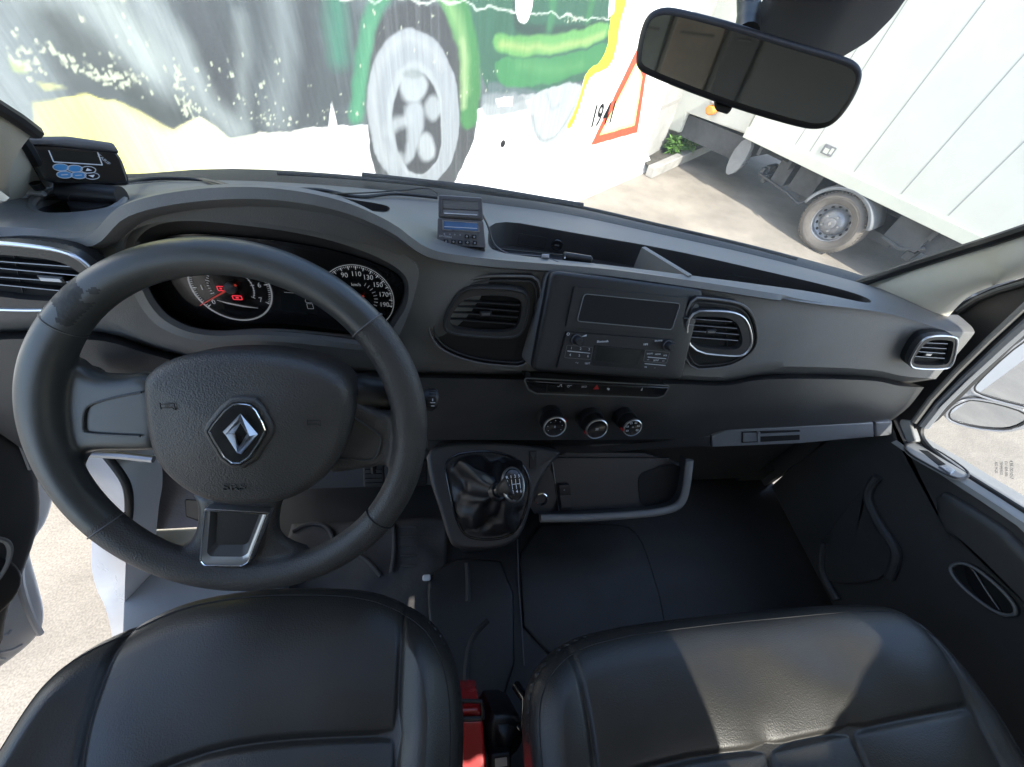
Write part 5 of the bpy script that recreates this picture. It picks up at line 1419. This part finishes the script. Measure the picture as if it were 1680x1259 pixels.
# driver side pillar
dl = [U(75, 300, y=.56), U(38, 232, y=.50), U(0, 198, y=.46), U(-60, 140, y=.40), Vector((-.58, .25, ROOF))]
dr_ = [U(55, 330, y=.545), U(10, 330, y=.50), U(-40, 325, y=.46), U(-110, 250, y=.40), Vector((-.68, .24, ROOF))]
A_ = crom(dl, 6); B_2 = crom(dr_, 6)
b = MB(); rows = [A_]
for k in range(1, 6):
    t = k/5; rows.append([p.lerp(q, t)+Vector((.01, -.02, .01))*math.sin(t*math.pi)*.8 for p, q in zip(A_, B_2)])
b.grid(rows, M['pillar']); pil2 = b.build('windscreen_pillar', van, recalc=False, ang=180); pil2['label'] = 'pale grey pillar trim beside the driver display'
b = MB(); b.tube(A_, .006, M['seal'], 8); b.build('windscreen_seal', pil2)
# windscreen
gl = xres(L0, np.linspace(-.66, .93, 24)); b = MB()
rows = []
for k in range(8):
    t = k/7; rows.append([p+Vector((0, .012, -.01)) if k == 0 else Vector(((p.x-.15)*(1-.08*t)+.15, (p.y+.012)*(1-t)+(.27+.05*math.cos((p.x-.15)*2))*t+.05*math.sin(t*math.pi), (p.z)*(1-t)+ROOF*t+.02*math.sin(t*math.pi))) for p in gl])
b.grid(rows, M['wind']); b.build('windscreen', van, recalc=False, ang=180)
# cowl, wiper and bonnet in front of the glass
gl = xres(L0, np.linspace(-.80, 1.10, 40))
b = MB()
b.grid([[p+Vector((0, .018, -.015)) for p in gl], [p+Vector((0, .05, -.012)) for p in gl], [p+Vector((0, .09, -.02)) for p in gl]], M['seal'])
b.grid([[p+Vector((0, .085, -.060)) for p in gl], [p+Vector((0, .30, -.21)) for p in gl], [p+Vector((0, .55, -.38)) for p in gl], [p+Vector((0, .62, -.6)) for p in gl], [p+Vector((0, .62, -1.1)) for p in gl]], M['body'])
b.build('bonnet', van, recalc=False, ang=60)
b = MB()
g2l = xres(L0, np.linspace(-.32, .72, 30))
b.tube([p+Vector((0, .035, -.001+.004*math.sin(i*.11))) for i, p in enumerate(g2l)], .0035, M['seal'], 8); b.tube([g2l[4]+Vector((0, .05, .0)), g2l[10]+Vector((0, .03, .012)), g2l[16]+Vector((0, .036, .006))], .006, M['seal'], 8)
b.build('wiper', van)

# ------------------------------------------------------------------ passenger door
DX = .985
df = Fr(Vector((DX, 0, 0)), n=(-1, 0, 0))
dp = lambda pts, c=0: df.poly(pts, c)
b = MB()
# lower trim panel; top edge follows the sill
sill = dp([(1488, 738), (1520, 757), (1570, 790), (1620, 822), (1680, 862)])
sx0 = sill[0]; sx1 = sill[-1]; k = (sx1[1]-sx0[1])/(sx1[0]-sx0[0]); far_ = (.50, sx1[1]+k*(.50-sx1[0])*.4)
panel = [(-.50, -.62)]+[sx0]+sill[1:]+[far_, (.50, FZ+.02), (-.45, FZ+.02)]
b.pillow(df, panel, -.05, 0, M['dash3'], .010)
# armrest bulge
arm = [tuple(p) for p in dp([(1543, 800), (1600, 832), (1680, 885)])]
e_ = (.5, arm[-1][1]+.03)
b.pillow(df, chaikin([arm[0], arm[1], arm[2], e_, (.5, e_[1]-.10)]+[tuple(p) for p in dp([(1680, 985), (1600, 905), (1548, 862)])], 1), -.01, .020, M['dash3'], .012)
door = b.build('passenger_door', van)
b = MB()
for pts in ([(1438, 782), (1424, 800), (1422, 822), (1440, 860), (1466, 896), (1470, 915), (1458, 948)], [(1352, 890), (1345, 925), (1352, 950), (1372, 985)]):
    b.tube([df.pt(*df.px(x, y, .01), .008) for x, y in chaikin(pts, 2, closed=False)], .010, M['dash3'], 10)
q = chaikin(dp([(1440, 775), (1424, 800), (1424, 824), (1442, 862), (1468, 900), (1460, 948), (1400, 960), (1352, 950), (1346, 920), (1356, 880)], .0), 1)
b.pillow(df, q, -.01, .008, M['dash3'], .003); b.build('door_pocket', door)
# pull recess: ring with a dark cup
pc = dp([(1557, 925), (1580, 920), (1610, 935), (1655, 975), (1672, 1000), (1668, 1014), (1640, 1012), (1600, 985), (1570, 958), (1556, 938)], .006)
pc = chaikin(pc, 2)
b = MB(); b.ring(df, pc, .006, 0, .006, M['dash2']); b.ctube([df.pt(x, y, .0065) for x, y in inset(pc, .003)], .0028, M['dash'], 8)
b.prism(df, inset(pc, .005), -.002, .0012, M['void'])
b.pillow(df, chaikin(dp([(1580, 925), (1596, 930), (1622, 972), (1646, 1006), (1640, 1010), (1604, 984), (1584, 950)], .004), 1), 0, .005, M['gloss'], .004); b.build('pull_handle', door)
# sill top (sunlit ledge) and lock bezel
s3 = [U(x, y-3, x=DX)+Vector((0, 0, .003)) for x, y in ((1470, 726), (1488, 738), (1520, 757), (1570, 790), (1620, 822), (1680, 862))]; s3.append(Vector((DX, -.40, s3[-1].z+.06)))
o3 = [p+Vector((.075, .0, .004)) for p in s3]
b = MB(); b.grid([[p+Vector((-.004, 0, -.012)) for p in s3], [p+Vector((-.001, 0, -.002)) for p in s3], [p+Vector((.006, 0, .001)) for p in s3], o3], M['sill']); b.build('door_sill', door, recalc=False)
sn_ = (o3[2]-s3[2]).cross(s3[4]-s3[2]).normalized(); sn_ = sn_ if sn_.z > 0 else -sn_
slf = Fr(s3[2]+sn_*.001, n=sn_)
b = MB(); bz = chaikin(slf.poly([(1480, 733), (1500, 727), (1528, 736), (1572, 764), (1590, 780), (1582, 788), (1560, 786), (1520, 764), (1490, 747)]), 2)
b.pillow(slf, bz, -.002, .004, M['sill'], .003); b.ctube([slf.pt(x, y, .0035) for x, y in bz], .0022, M['dash2'], 6)
b.prism(slf, slf.poly([(1508, 738), (1522, 740), (1552, 762), (1540, 764)], .0045), .003, .0045, M['void'])
b.pillow(slf, rnd(slf.poly([(1540, 765), (1554, 762), (1568, 772), (1560, 778)], .007), .002), .003, .008, M['silver'], .002)
b.build('door_lock_handle', door)
# black quarter cover and window frame strips (door glass run)
b = MB()
qd = Fr(Vector((1.0, 0, 0)), n=(-1, 0, 0))
qp = lambda pts, c=0: qd.poly(pts, c)
b.prism(qd, qp([(1480, 640), (1553, 520), (1580, 495), (1625, 474), (1690, 452), (1760, 430), (1760, 440), (1690, 520), (1600, 610), (1520, 690), (1500, 704), (1470, 712)]), -.03, 0, M['black'])
P1_ = [qd.pt(*qd.px(x, y), .004) for x, y in ((1502, 693), (1530, 655), (1570, 612), (1625, 558), (1690, 498), (1760, 440))]
b.tube(P1_, .006, M['dash'], 8)
P1_ = [qd.pt(*qd.px(x, y), -.008) for x, y in ((1510, 700), (1538, 664), (1580, 622), (1640, 566), (1700, 512), (1765, 455))]
b.tube(P1_, .010, M['trimgrey'], 8)
P1_ = [qd.pt(*qd.px(x, y), .004) for x, y in ((1575, 512), (1605, 492), (1640, 478), (1690, 464), (1750, 440))]
b.tube(P1_, .006, M['dash2'], 8)
P1_ = [qd.pt(*qd.px(x, y), -.004) for x, y in ((1598, 506), (1640, 490), (1690, 478), (1750, 458))]
b.tube(P1_, .003, M['trimgrey'], 8)
b.build('window_frame', door)
b = MB(); P1_ = [qd.pt(*qd.px(x, y), -.012) for x, y in chaikin([(1530, 668), (1506, 694), (1500, 712), (1512, 732), (1545, 760), (1600, 795), (1690, 852)], 2, closed=False)]
b.tube(P1_, .006, M['seal'], 8); b.build('window_seal', door)
b = MB(); b.pillow(qd, rnd(qp([(1480, 688), (1497, 690), (1499, 700), (1507, 725), (1484, 728), (1476, 700)]), .004), -.02, .006, M['sill'], .004); b.build('door_edge_cap', door)
wg = Vector((1.035, 0, 0)); b = MB(); b.add([Vector((1.035, .62, -.80)), Vector((1.035, -.40, -.66)), Vector((1.0, -.40, ROOF)), Vector((1.0, .30, ROOF))], [[0, 1, 2, 3]], M['win']); b.build('side_window', door, recalc=False)
# glass marking
wgn = Vector((-1, 0, 0)); gfm = Fr(Vector((1.033, 0, 0)), n=(-1, 0, 0))
b = MB()
a, bb = gfm.px(1655, 770); t_a = gfm.sub(a, bb, .001, -38)
for k, s_l in enumerate(('KOREA GLASS', 'E11 43R-000', 'TEMPERED', 'AS2 M-20')): b.text(t_a, s_l if k else '43R-001057', 0, .004-k*.007, .0055 if k else .007, 0, M['devgrey'])
b.build('glass_marking', door)
# outside door skin below the window
b = MB(); slab(b, 1.05, 1.07, -.42, .48, FZ, -.74, M['body']); b.build('outer_skin', door)

# door mirror: tall glass above a small wide angle glass
mf_ = Fr(U(1640, 655, x=1.28), tilt=0, yaw=-38)
mf_ = Fr(U(1640, 655, x=1.26), n=(-.60, -.78, .10))
b = MB()
hs_o = chaikin(mf_.poly([(1590, 560), (1600, 600), (1572, 630), (1560, 644), (1543, 668), (1545, 684), (1560, 698), (1620, 712), (1650, 716), (1700, 706), (1760, 640), (1760, 420), (1700, 480)]), 1)
b.pillow(mf_, hs_o, -.09, -.004, M['silver'], .012)
up = chaikin(mf_.poly([(1688, 552), (1650, 580), (1600, 628), (1595, 638), (1602, 646), (1640, 658), (1700, 672), (1740, 640), (1740, 500)]), 1)
lw = chaikin(mf_.poly([(1553, 682), (1560, 668), (1585, 656), (1600, 655), (1640, 662), (1684, 676), (1690, 690), (1665, 703), (1640, 706), (1600, 702), (1562, 692)]), 1)
mh = b.build('door_mirror', van, ang=60)
b = MB()
for q in (up, lw):
    b.ring(mf_, q, .004, -.006, .002, M['seal']); b.prism(mf_, inset(q, .002), -.003, -.001, M['mirror'])
    b.ctube([mf_.pt(x, y, .001) for x, y in inset(q, -.002)], .003, M['silver'], 6)
b.build('mirror_glass', mh, ang=30)
b = MB(); b.tube([mf_.pt(*mf_.px(1575, 640), -.03), mf_.pt(*mf_.px(1545, 655), -.05), Vector((1.06, .44, -.58))], .022, M['body'], 12)
b.build('mirror_arm', mh)

# ------------------------------------------------------------------ open driver door
b = MB()
# door swung forward and out: inner face seen at the lower left
dd = Fr(U(30, 850, x=-.66), n=(.93, -.36, .05))
ip = lambda pts, c=0: dd.poly(pts, c)
q = ip([(-200, 560), (0, 660), (30, 700), (58, 760), (64, 840), (55, 880), (30, 950), (8, 1000), (0, 1060), (-200, 1400)])
b.pillow(dd, chaikin(q, 1), -.03, .012, M['dash2'], .012)
b.tube([dd.pt(*dd.px(x, y, .013), .013) for x, y in chaikin([(-60, 590), (0, 668), (28, 712), (50, 770)], 1, closed=False)], .003, M['dash'], 8)
b.tube([dd.pt(*dd.px(x, y, .013), .013) for x, y in chaikin([(-40, 880), (0, 884), (14, 890), (18, 906), (8, 935), (-20, 970)], 2, closed=False)], .0035, M['dash'], 8)
ddoor = b.build('driver_door', van); ddoor['label'] = 'open driver door seen from its dark trim side'
b = MB()
q = ip([(-200, 480), (0, 560), (60, 640), (112, 752), (98, 850), (68, 892), (62, 912), (76, 960), (88, 1010), (80, 1045), (30, 1090), (-60, 1150), (-200, 1500)], -.02)
b.pillow(dd, chaikin(q, 2), -.055, -.032, M['body'], .010)
b.tube([dd.pt(*dd.px(x, y, -.03), -.030) for x, y in chaikin([(38, 905), (30, 950), (50, 1010), (66, 1040)], 2, closed=False)], .005, M['body'], 8)
for pts in ([(10, 1050), (26, 1046), (32, 1038)], [(14, 1075), (34, 1070), (50, 1062)], [(2, 1090), (12, 1084), (22, 1086)]):
    b.tube([dd.pt(*dd.px(x-14, y-4, -.032), -.032) for x, y in pts], .0022, M['body'], 6)
b.build('door_shell', ddoor)
b = MB(); a_, bb = dd.px(-4, 925, .012)
b.pillow(dd, circ(a_-.045, bb, .055, 32, .07), .0, .014, M['black'], .006); b.build('speaker_grille', ddoor)
# door opening edge of the body: black seal, white post, grey trim and step
vx = lambda x, y, X: U(x, y, x=X)
def strip(b, A, B, m, th=Vector((.004, 0, 0))):
    A = crom(A, 5); B = crom(B, 5); b.grid([A, [p.lerp(q, .35) for p, q in zip(A, B)], [p.lerp(q, .7) for p, q in zip(A, B)], B], m)
b = MB()
xa, xb = -.60, -.62
inn = [(170, 742), (205, 790), (212, 830), (208, 870), (206, 930), (204, 1010), (204, 1120)]
outn = [(118, 742), (140, 800), (150, 870), (150, 930), (160, 970), (178, 1015), (196, 1110)]
I = [U(x, y, y=yy) for (x, y), yy in zip(inn, (.36, .33, .31, .29, .26, .22, .18))]; O = [U(x, y, y=yy) for (x, y), yy in zip(outn, (.37, .35, .32, .29, .27, .22, .18))]
strip(b, O, I, M['body'])
b.grid([crom(I, 5), [p+Vector((.02, .05, -.02)) for p in crom(I, 5)]], M['body'])
b.tube([p for p in crom(I[:4], 6)], .006, M['seal'], 8)
b.grid([crom(O, 5), [p+Vector((-.01, .10, -.02)) for p in crom(O, 5)]], M['body'])
post = b.build('door_post', van, recalc=False, ang=180); post['label'] = 'white painted door post with black seal'
b = MB()
i1 = [(190, 744), (216, 790), (226, 830), (222, 880)]; i2 = [(215, 744), (240, 790), (242, 830), (234, 880)]
i3 = [(244, 746), (262, 790), (268, 832), (240, 842)]
yy = (.37, .36, .34, .32)
Ls = [[U(x, y, y=q+d) for (x, y), q in zip(L_, yy)] for L_, d in ((inn[:4], .0), (i1, .012), (i2, .03), (i3, .04))]
for k, m_ in ((0, M['dash2']), (1, M['seal']), (2, M['trimgrey'])):
    strip(b, Ls[k], Ls[k+1], M['dash2'] if k == 0 else M['black'] if k == 1 else M['dash'])
b.build('door_seal_trim', post, recalc=False)
b = MB()
kf1 = Fr(U(285, 830, y=.36), tilt=25, yaw=8)
b.pillow(kf1, rnd(kf1.poly([(225, 760), (340, 740), (420, 790), (330, 866), (228, 872)]), .004), -.02, 0, M['carpet'], .004)
b.ring(kf1, rnd(kf1.poly([(303, 820), (340, 822), (340, 860), (305, 848)], .001), .004), .0012, 0, .0015, M['seal'])
b.prism(kf1, rnd(kf1.poly([(304, 821), (340, 823), (340, 858), (306, 847)], .001), .004), 0, .001, M['dash2'])
b.build('kick_panel', van)
b = MB()
f1 = Fr(U(280, 900, z=-1.02), n=(0, -.15, 1)); f1.u = Vector((1, 0, 0)); f1.v = f1.n.cross(f1.u)
b.pillow(f1, rnd([f1.px(x, y) for x, y in [(206, 872), (345, 866), (460, 900), (460, 1010), (200, 1040)]], .004), -.06, 0, M['trimgrey'], .004); b.build('step_plate', van)
b = MB(); 
f2 = Fr(U(150, 770, x=-.80), n=(.5, -.8, .1))
b.pillow(f2, rnd(f2.poly([(128, 742), (172, 744), (170, 764), (152, 772), (150, 805), (147, 808), (132, 770)]), .004), -.03, 0, M['boxrail'], .006); b.build('door_check_bracket', van)
b = MB(); b.tube([U(150, 745, y=.355), U(200, 748, y=.355), U(252, 754, y=.352)], .006, M['silver'], 8); b.build('bright_edge', van)

# ------------------------------------------------------------------ interior mirror and visor
imf = Fr(Vector(ray(1228, 112)/F*.43), n=-Vector(ray(1228, 112)).normalized()+Vector((.04, -.2, .0)))
mo_ = [(1042, 95), (1050, 50), (1062, 22), (1085, 11), (1110, 12), (1200, 35), (1300, 67), (1395, 94), (1415, 108), (1418, 130), (1400, 170), (1372, 205), (1345, 215), (1310, 211), (1180, 172), (1058, 124), (1044, 112)]
b = MB(); q = chaikin(imf.poly(mo_), 2)
b.pillow(imf, q, -.028, .0, M['black'], .006)
rv = b.build('rear_view_mirror', van)
b = MB(); b.prism(imf, inset(q, .0065), -.001, .0008, M['inmirror']); b.build('mirror_glass', rv)
b = MB(); b.pillow(imf, rnd(imf.poly([(1172, 168), (1203, 177), (1200, 184), (1194, 190), (1176, 184), (1172, 176)]), .002), -.018, -.006, M['black'], .003); b.build('anti_glare_tab', rv)
b = MB(); st = imf.pt(*imf.px(1225, 60, -.03), -.03); b.tube([st, U(1228, 20, y=st.y+.06), U(1232, -60, y=st.y+.11)], [.013, .012, .016], M['black'], 16); b.build('mirror_stem', rv)
b = MB(); vq = [(1225, 70), (1262, 20), (1280, -40), (1300, -200), (1640, -200), (1540, -60), (1500, -15), (1470, 28), (1430, 68), (1385, 95), (1340, 120)]
vf = Fr(U(1360, 20, y=.60), tilt=-40, yaw=12); b.pillow(vf, rnd(vf.poly(vq), .01), -.02, 0, M['fabric'], .006); b.build('sensor_shroud', van)

# ------------------------------------------------------------------ devices on the dashboard
DISPD = .475
mfn = -Vector(ray(125, 265)).normalized()+Vector((.12, -.1, .12))
mf = Fr(Vector(ray(122, 268)/F*DISPD), n=mfn); rt = -7
disp = empty('display_unit', mf.pt(0, -.05, -.02)); tag(disp, 'grey display unit with blue oval buttons on a stalk at the left of the dashboard', 'display')
b = MB(); fr_ = rnd(mf.poly([(37, 238), (60, 236), (110, 240), (190, 248), (200, 262), (213, 300), (208, 305), (150, 303), (90, 302), (72, 296), (55, 275)]), .006)
b.pillow(mf, fr_, -.035, 0, M['gloss'], .003)
b.pillow(mf, rnd(mf.poly([(37, 238), (38, 224), (110, 223), (186, 234), (196, 250), (192, 250), (110, 241), (60, 236)], .006), .003), -.035, .005, M['devgrey'], .004)
b.build('housing', disp)
b = MB()
q = [mf.px(x, y, .001) for x, y in ((80, 247), (88, 266), (168, 271), (160, 250))]
b.prism(mf, q, 0, .0008, M['lcd'])
for k in range(3): b.tube([mf.pt(*q[k], .0012), mf.pt(*q[k+1], .0012)], .0006, M['white'], 6)
a, bb = mf.px(170, 262, .001); b.text(mf, 'TARIF', a, bb, .005, .001, M['dimwhite'], rot=-68)
b.build('screen', disp)
for x, y, m_ in ((100, 275, 0), (123, 277, 0), (145, 279, 1), (106, 287, 2), (129, 288, 2), (151, 289, 3)):
    b = MB(); a, bb = mf.px(x, y, .001); s2 = mf.sub(a, bb, .0, rt); e = circ(0, 0, .0066, 24, .0036)
    b.pillow(s2, e, 0, .0016, M['blue'] if m_ in (0, 2) else M['gloss'], .001)
    b.ctube([s2.pt(x_, y_, .0014) for x_, y_ in e], .0005, M['dimwhite'], 5)
    if m_ == 1: b.prism(s2, [(-.003, -.001), (.003, -.001), (0, .002)], .0016, .002, M['white'])
    if m_ == 3: b.prism(s2, [(-.003, .001), (0, -.002), (.003, .001)], .0016, .002, M['white'])
    if m_ == 2: b.box(s2, -.003, .003, -.0005, .0005, .0016, .002, M['dimwhite'])
    b.build('button', disp, origin=s2.o)
b = MB()
nk = mf.pt(*mf.px(145, 302, -.02), -.02); ft = cup_c+Vector((.012, .01, .004))
b.tube([nk+Vector((-.0, 0, .01)), nk.lerp(ft, .5), ft], [.022, .020, .024], M['devgrey'], 20, flat=.6)
b.tube([ft+Vector((-.03, 0, .006)), ft+Vector((.034, 0, .004))], .012, M['black'], 16)
b.lathe(Fr(ft+Vector((.0, 0, -.03)), n=(0, 0, 1)), [(.026, -.02), (.028, .02), (.026, .03), (0, .03)], M['black'], 28)
b.build('stalk', disp)
b = MB(); p_ = ft+Vector((-.045, -.008, .006)); b.tube([p_, p_+Vector((-.02, .004, -.001)), p_+Vector((-.028, -.004, -.006))], [.003, .005, .0035], M['white'], 10); b.tube([p_+Vector((0, 0, .006)), p_+Vector((-.0, .0, .013))], .006, M['black'], 10)
b.build('knob', disp)

pn = -Vector(ray(755, 365)).normalized()+Vector((.0, -.35, .1))
pr0 = Vector(ray(756, 365)/F*.545); pfm = Fr(pr0, n=pn)
prn = empty('ticket_printer', pfm.pt(0, -.04, -.02)); tag(prn, 'small dark grey printer box with blue screen and rows of keys standing on the dashboard', 'printer')
b = MB(); pq = lambda pts, c=0: pfm.poly(pts, c)
b.prism(pfm, rnd(pq([(719, 320), (791, 325), (793, 362), (719, 357)]), .002), -.03, -.001, M['devgrey'])
b.prism(pfm, rnd(pq([(718, 358), (793, 363), (797, 407), (717, 403)]), .002), -.05, 0, M['devgrey'])
b.prism(pfm, pq([(716, 404), (796, 408), (797, 418), (720, 412)]), -.045, -.006, M['dash2'])
b.build('housing', prn, bevel=.001)
b = MB()
b.ring(pfm, pq([(723, 323), (787, 328), (788, 358), (723, 354)]), .0025, -.001, .0012, M['devgrey'])
b.prism(pfm, pq([(727, 327), (784, 331), (785, 345), (727, 342)]), -.001, .0002, M['dash'])
b.prism(pfm, pq([(727, 344), (785, 347), (785, 355), (727, 352)]), -.001, .0004, M['trimgrey'])
b.tube([pfm.pt(*pfm.px(729, 350), .0008), pfm.pt(*pfm.px(783, 353), .0008)], .0006, M['white'], 6); b.build('paper_slot', prn)
b = MB(); b.prism(pfm, pq([(725, 361), (786, 365), (787, 381), (726, 378)]), 0, .0006, M['silver']); b.prism(pfm, pq([(728, 363), (784, 367), (784, 379), (728, 376)]), .0005, .0009, M['bluelcd'])
b.tube([pfm.pt(*pfm.px(729, 372), .0011), pfm.pt(*pfm.px(783, 375), .0011)], .0004, M['white'], 4); b.build('screen', prn)
for y0_, xs_ in ((387, (766, 778)), (397, (732, 744, 755, 767, 779))):
    for x in xs_:
        b = MB(); a, bb = pfm.px(x, y0_+(x-750)*.06); s2 = pfm.sub(a, bb, 0, -3); b.pillow(s2, rect(-.0032, -.0024, .0032, .0024, .0008), 0, .0016, M['black'], .0006)
        b.ring(s2, circ(0, 0, .0012, 8), .0005, .0015, .0018, M['dimwhite']); b.build('key', prn, origin=s2.o)
b = MB()
for x in (729, 738, 746, 755): a, bb = pfm.px(x, 385+(x-750)*.06); b.text(pfm, 'o', a, bb, .004, .0003, M['dimwhite'], depth=.0001)
a, bb = pfm.px(731, 388.5); b.text(pfm, 'DV-03002A', a, bb, .0036, .0003, M['dimwhite'], rot=-3, depth=.0001); b.build('lettering', prn)

# cables
def cab(name, pts, r, label, m=M['cable'], seg=8, mb=None):
    b = mb or MB(); b.tube(crom(pts, seg), r, m, 8)
    if name: o = b.build(name, origin=pts[0]); tag(o, label, 'cable', 'loose cables on the dashboard'); return o
DH = lambda x, y, h=.003: dash_hit(x, y)+DZ*h
cab('cable', [mf.pt(*mf.px(205, 297, -.02), -.02), DH(235, 304, .008), DH(275, 299, .006), DH(330, 299, .004), DH(352, 303, .004), DH(420, 315, .002), DH(520, 318, .006), DH(590, 326, .003), DH(650, 324, .006), DH(718, 330, .006)], .0028, 'thick black cable running from the display unit to the printer')
cab('cable', [DH(335, 301, .004), DH(400, 318, .003), DH(480, 322, .003), DH(590, 322, .005), DH(660, 320, .008), DH(700, 318, .010), DH(718, 326, .01)], .0012, 'thin black cable looping along the windscreen base to the printer top')
traydrop = -.040
def TH(x, y, z): r = ray(x, y); p = r/r[2]*z; return Vector(p)
zt_ = dash_hit(900, 420).z
cab('cable', [pfm.pt(*pfm.px(790, 350, -.01), -.01), U(800, 370, y=.53), U(808, 395, y=.53), U(818, 408, y=.525), U(835, 417, y=.52), U(860, 419, y=.52), U(888, 421, y=.515)], .0014, 'thin grey cable hanging from the printer into the tray', M['devgrey'])
cab('cable', [U(798, 407, y=.53), U(830, 410, y=.53), U(870, 414, y=.53), U(925, 419, y=.525)], .0011, 'fine black cable along the tray wall to the adapter', M['cable'])
cab('cable', [U(888, 421, y=.515), U(905, 426, y=.51), U(920, 432, y=.50)], .0010, 'short thin wire at the near tray edge', M['devgrey'])
b = MB(); p0_, p1_ = U(924, 420, y=.525), U(970, 427, y=.525); b.tube([p0_, p0_.lerp(p1_, .04), p0_.lerp(p1_, .96), p1_], [.005, .0065, .0065, .005], M['black'], 16); b.prism(Fr(p0_.lerp(p1_, .03), n=(0, -.8, .6)), circ(0, -.003, .0013, 10), .0, .0068, M['white'])
o = b.build('plug_adapter', origin=p0_); tag(o, 'black cylindrical plug adapter lying in the dashboard tray', 'adapter')
b = MB(); b.pillow(Fr(U(894, 421, y=.512), n=(0, -.7, .7)), rect(-.005, -.003, .006, .003, .001), -.003, .003, M['silver'], .001)
o = b.build('cable_connector', origin=U(894, 421, y=.512)); tag(o, 'small silver connector on the thin cable in the tray', 'connector')
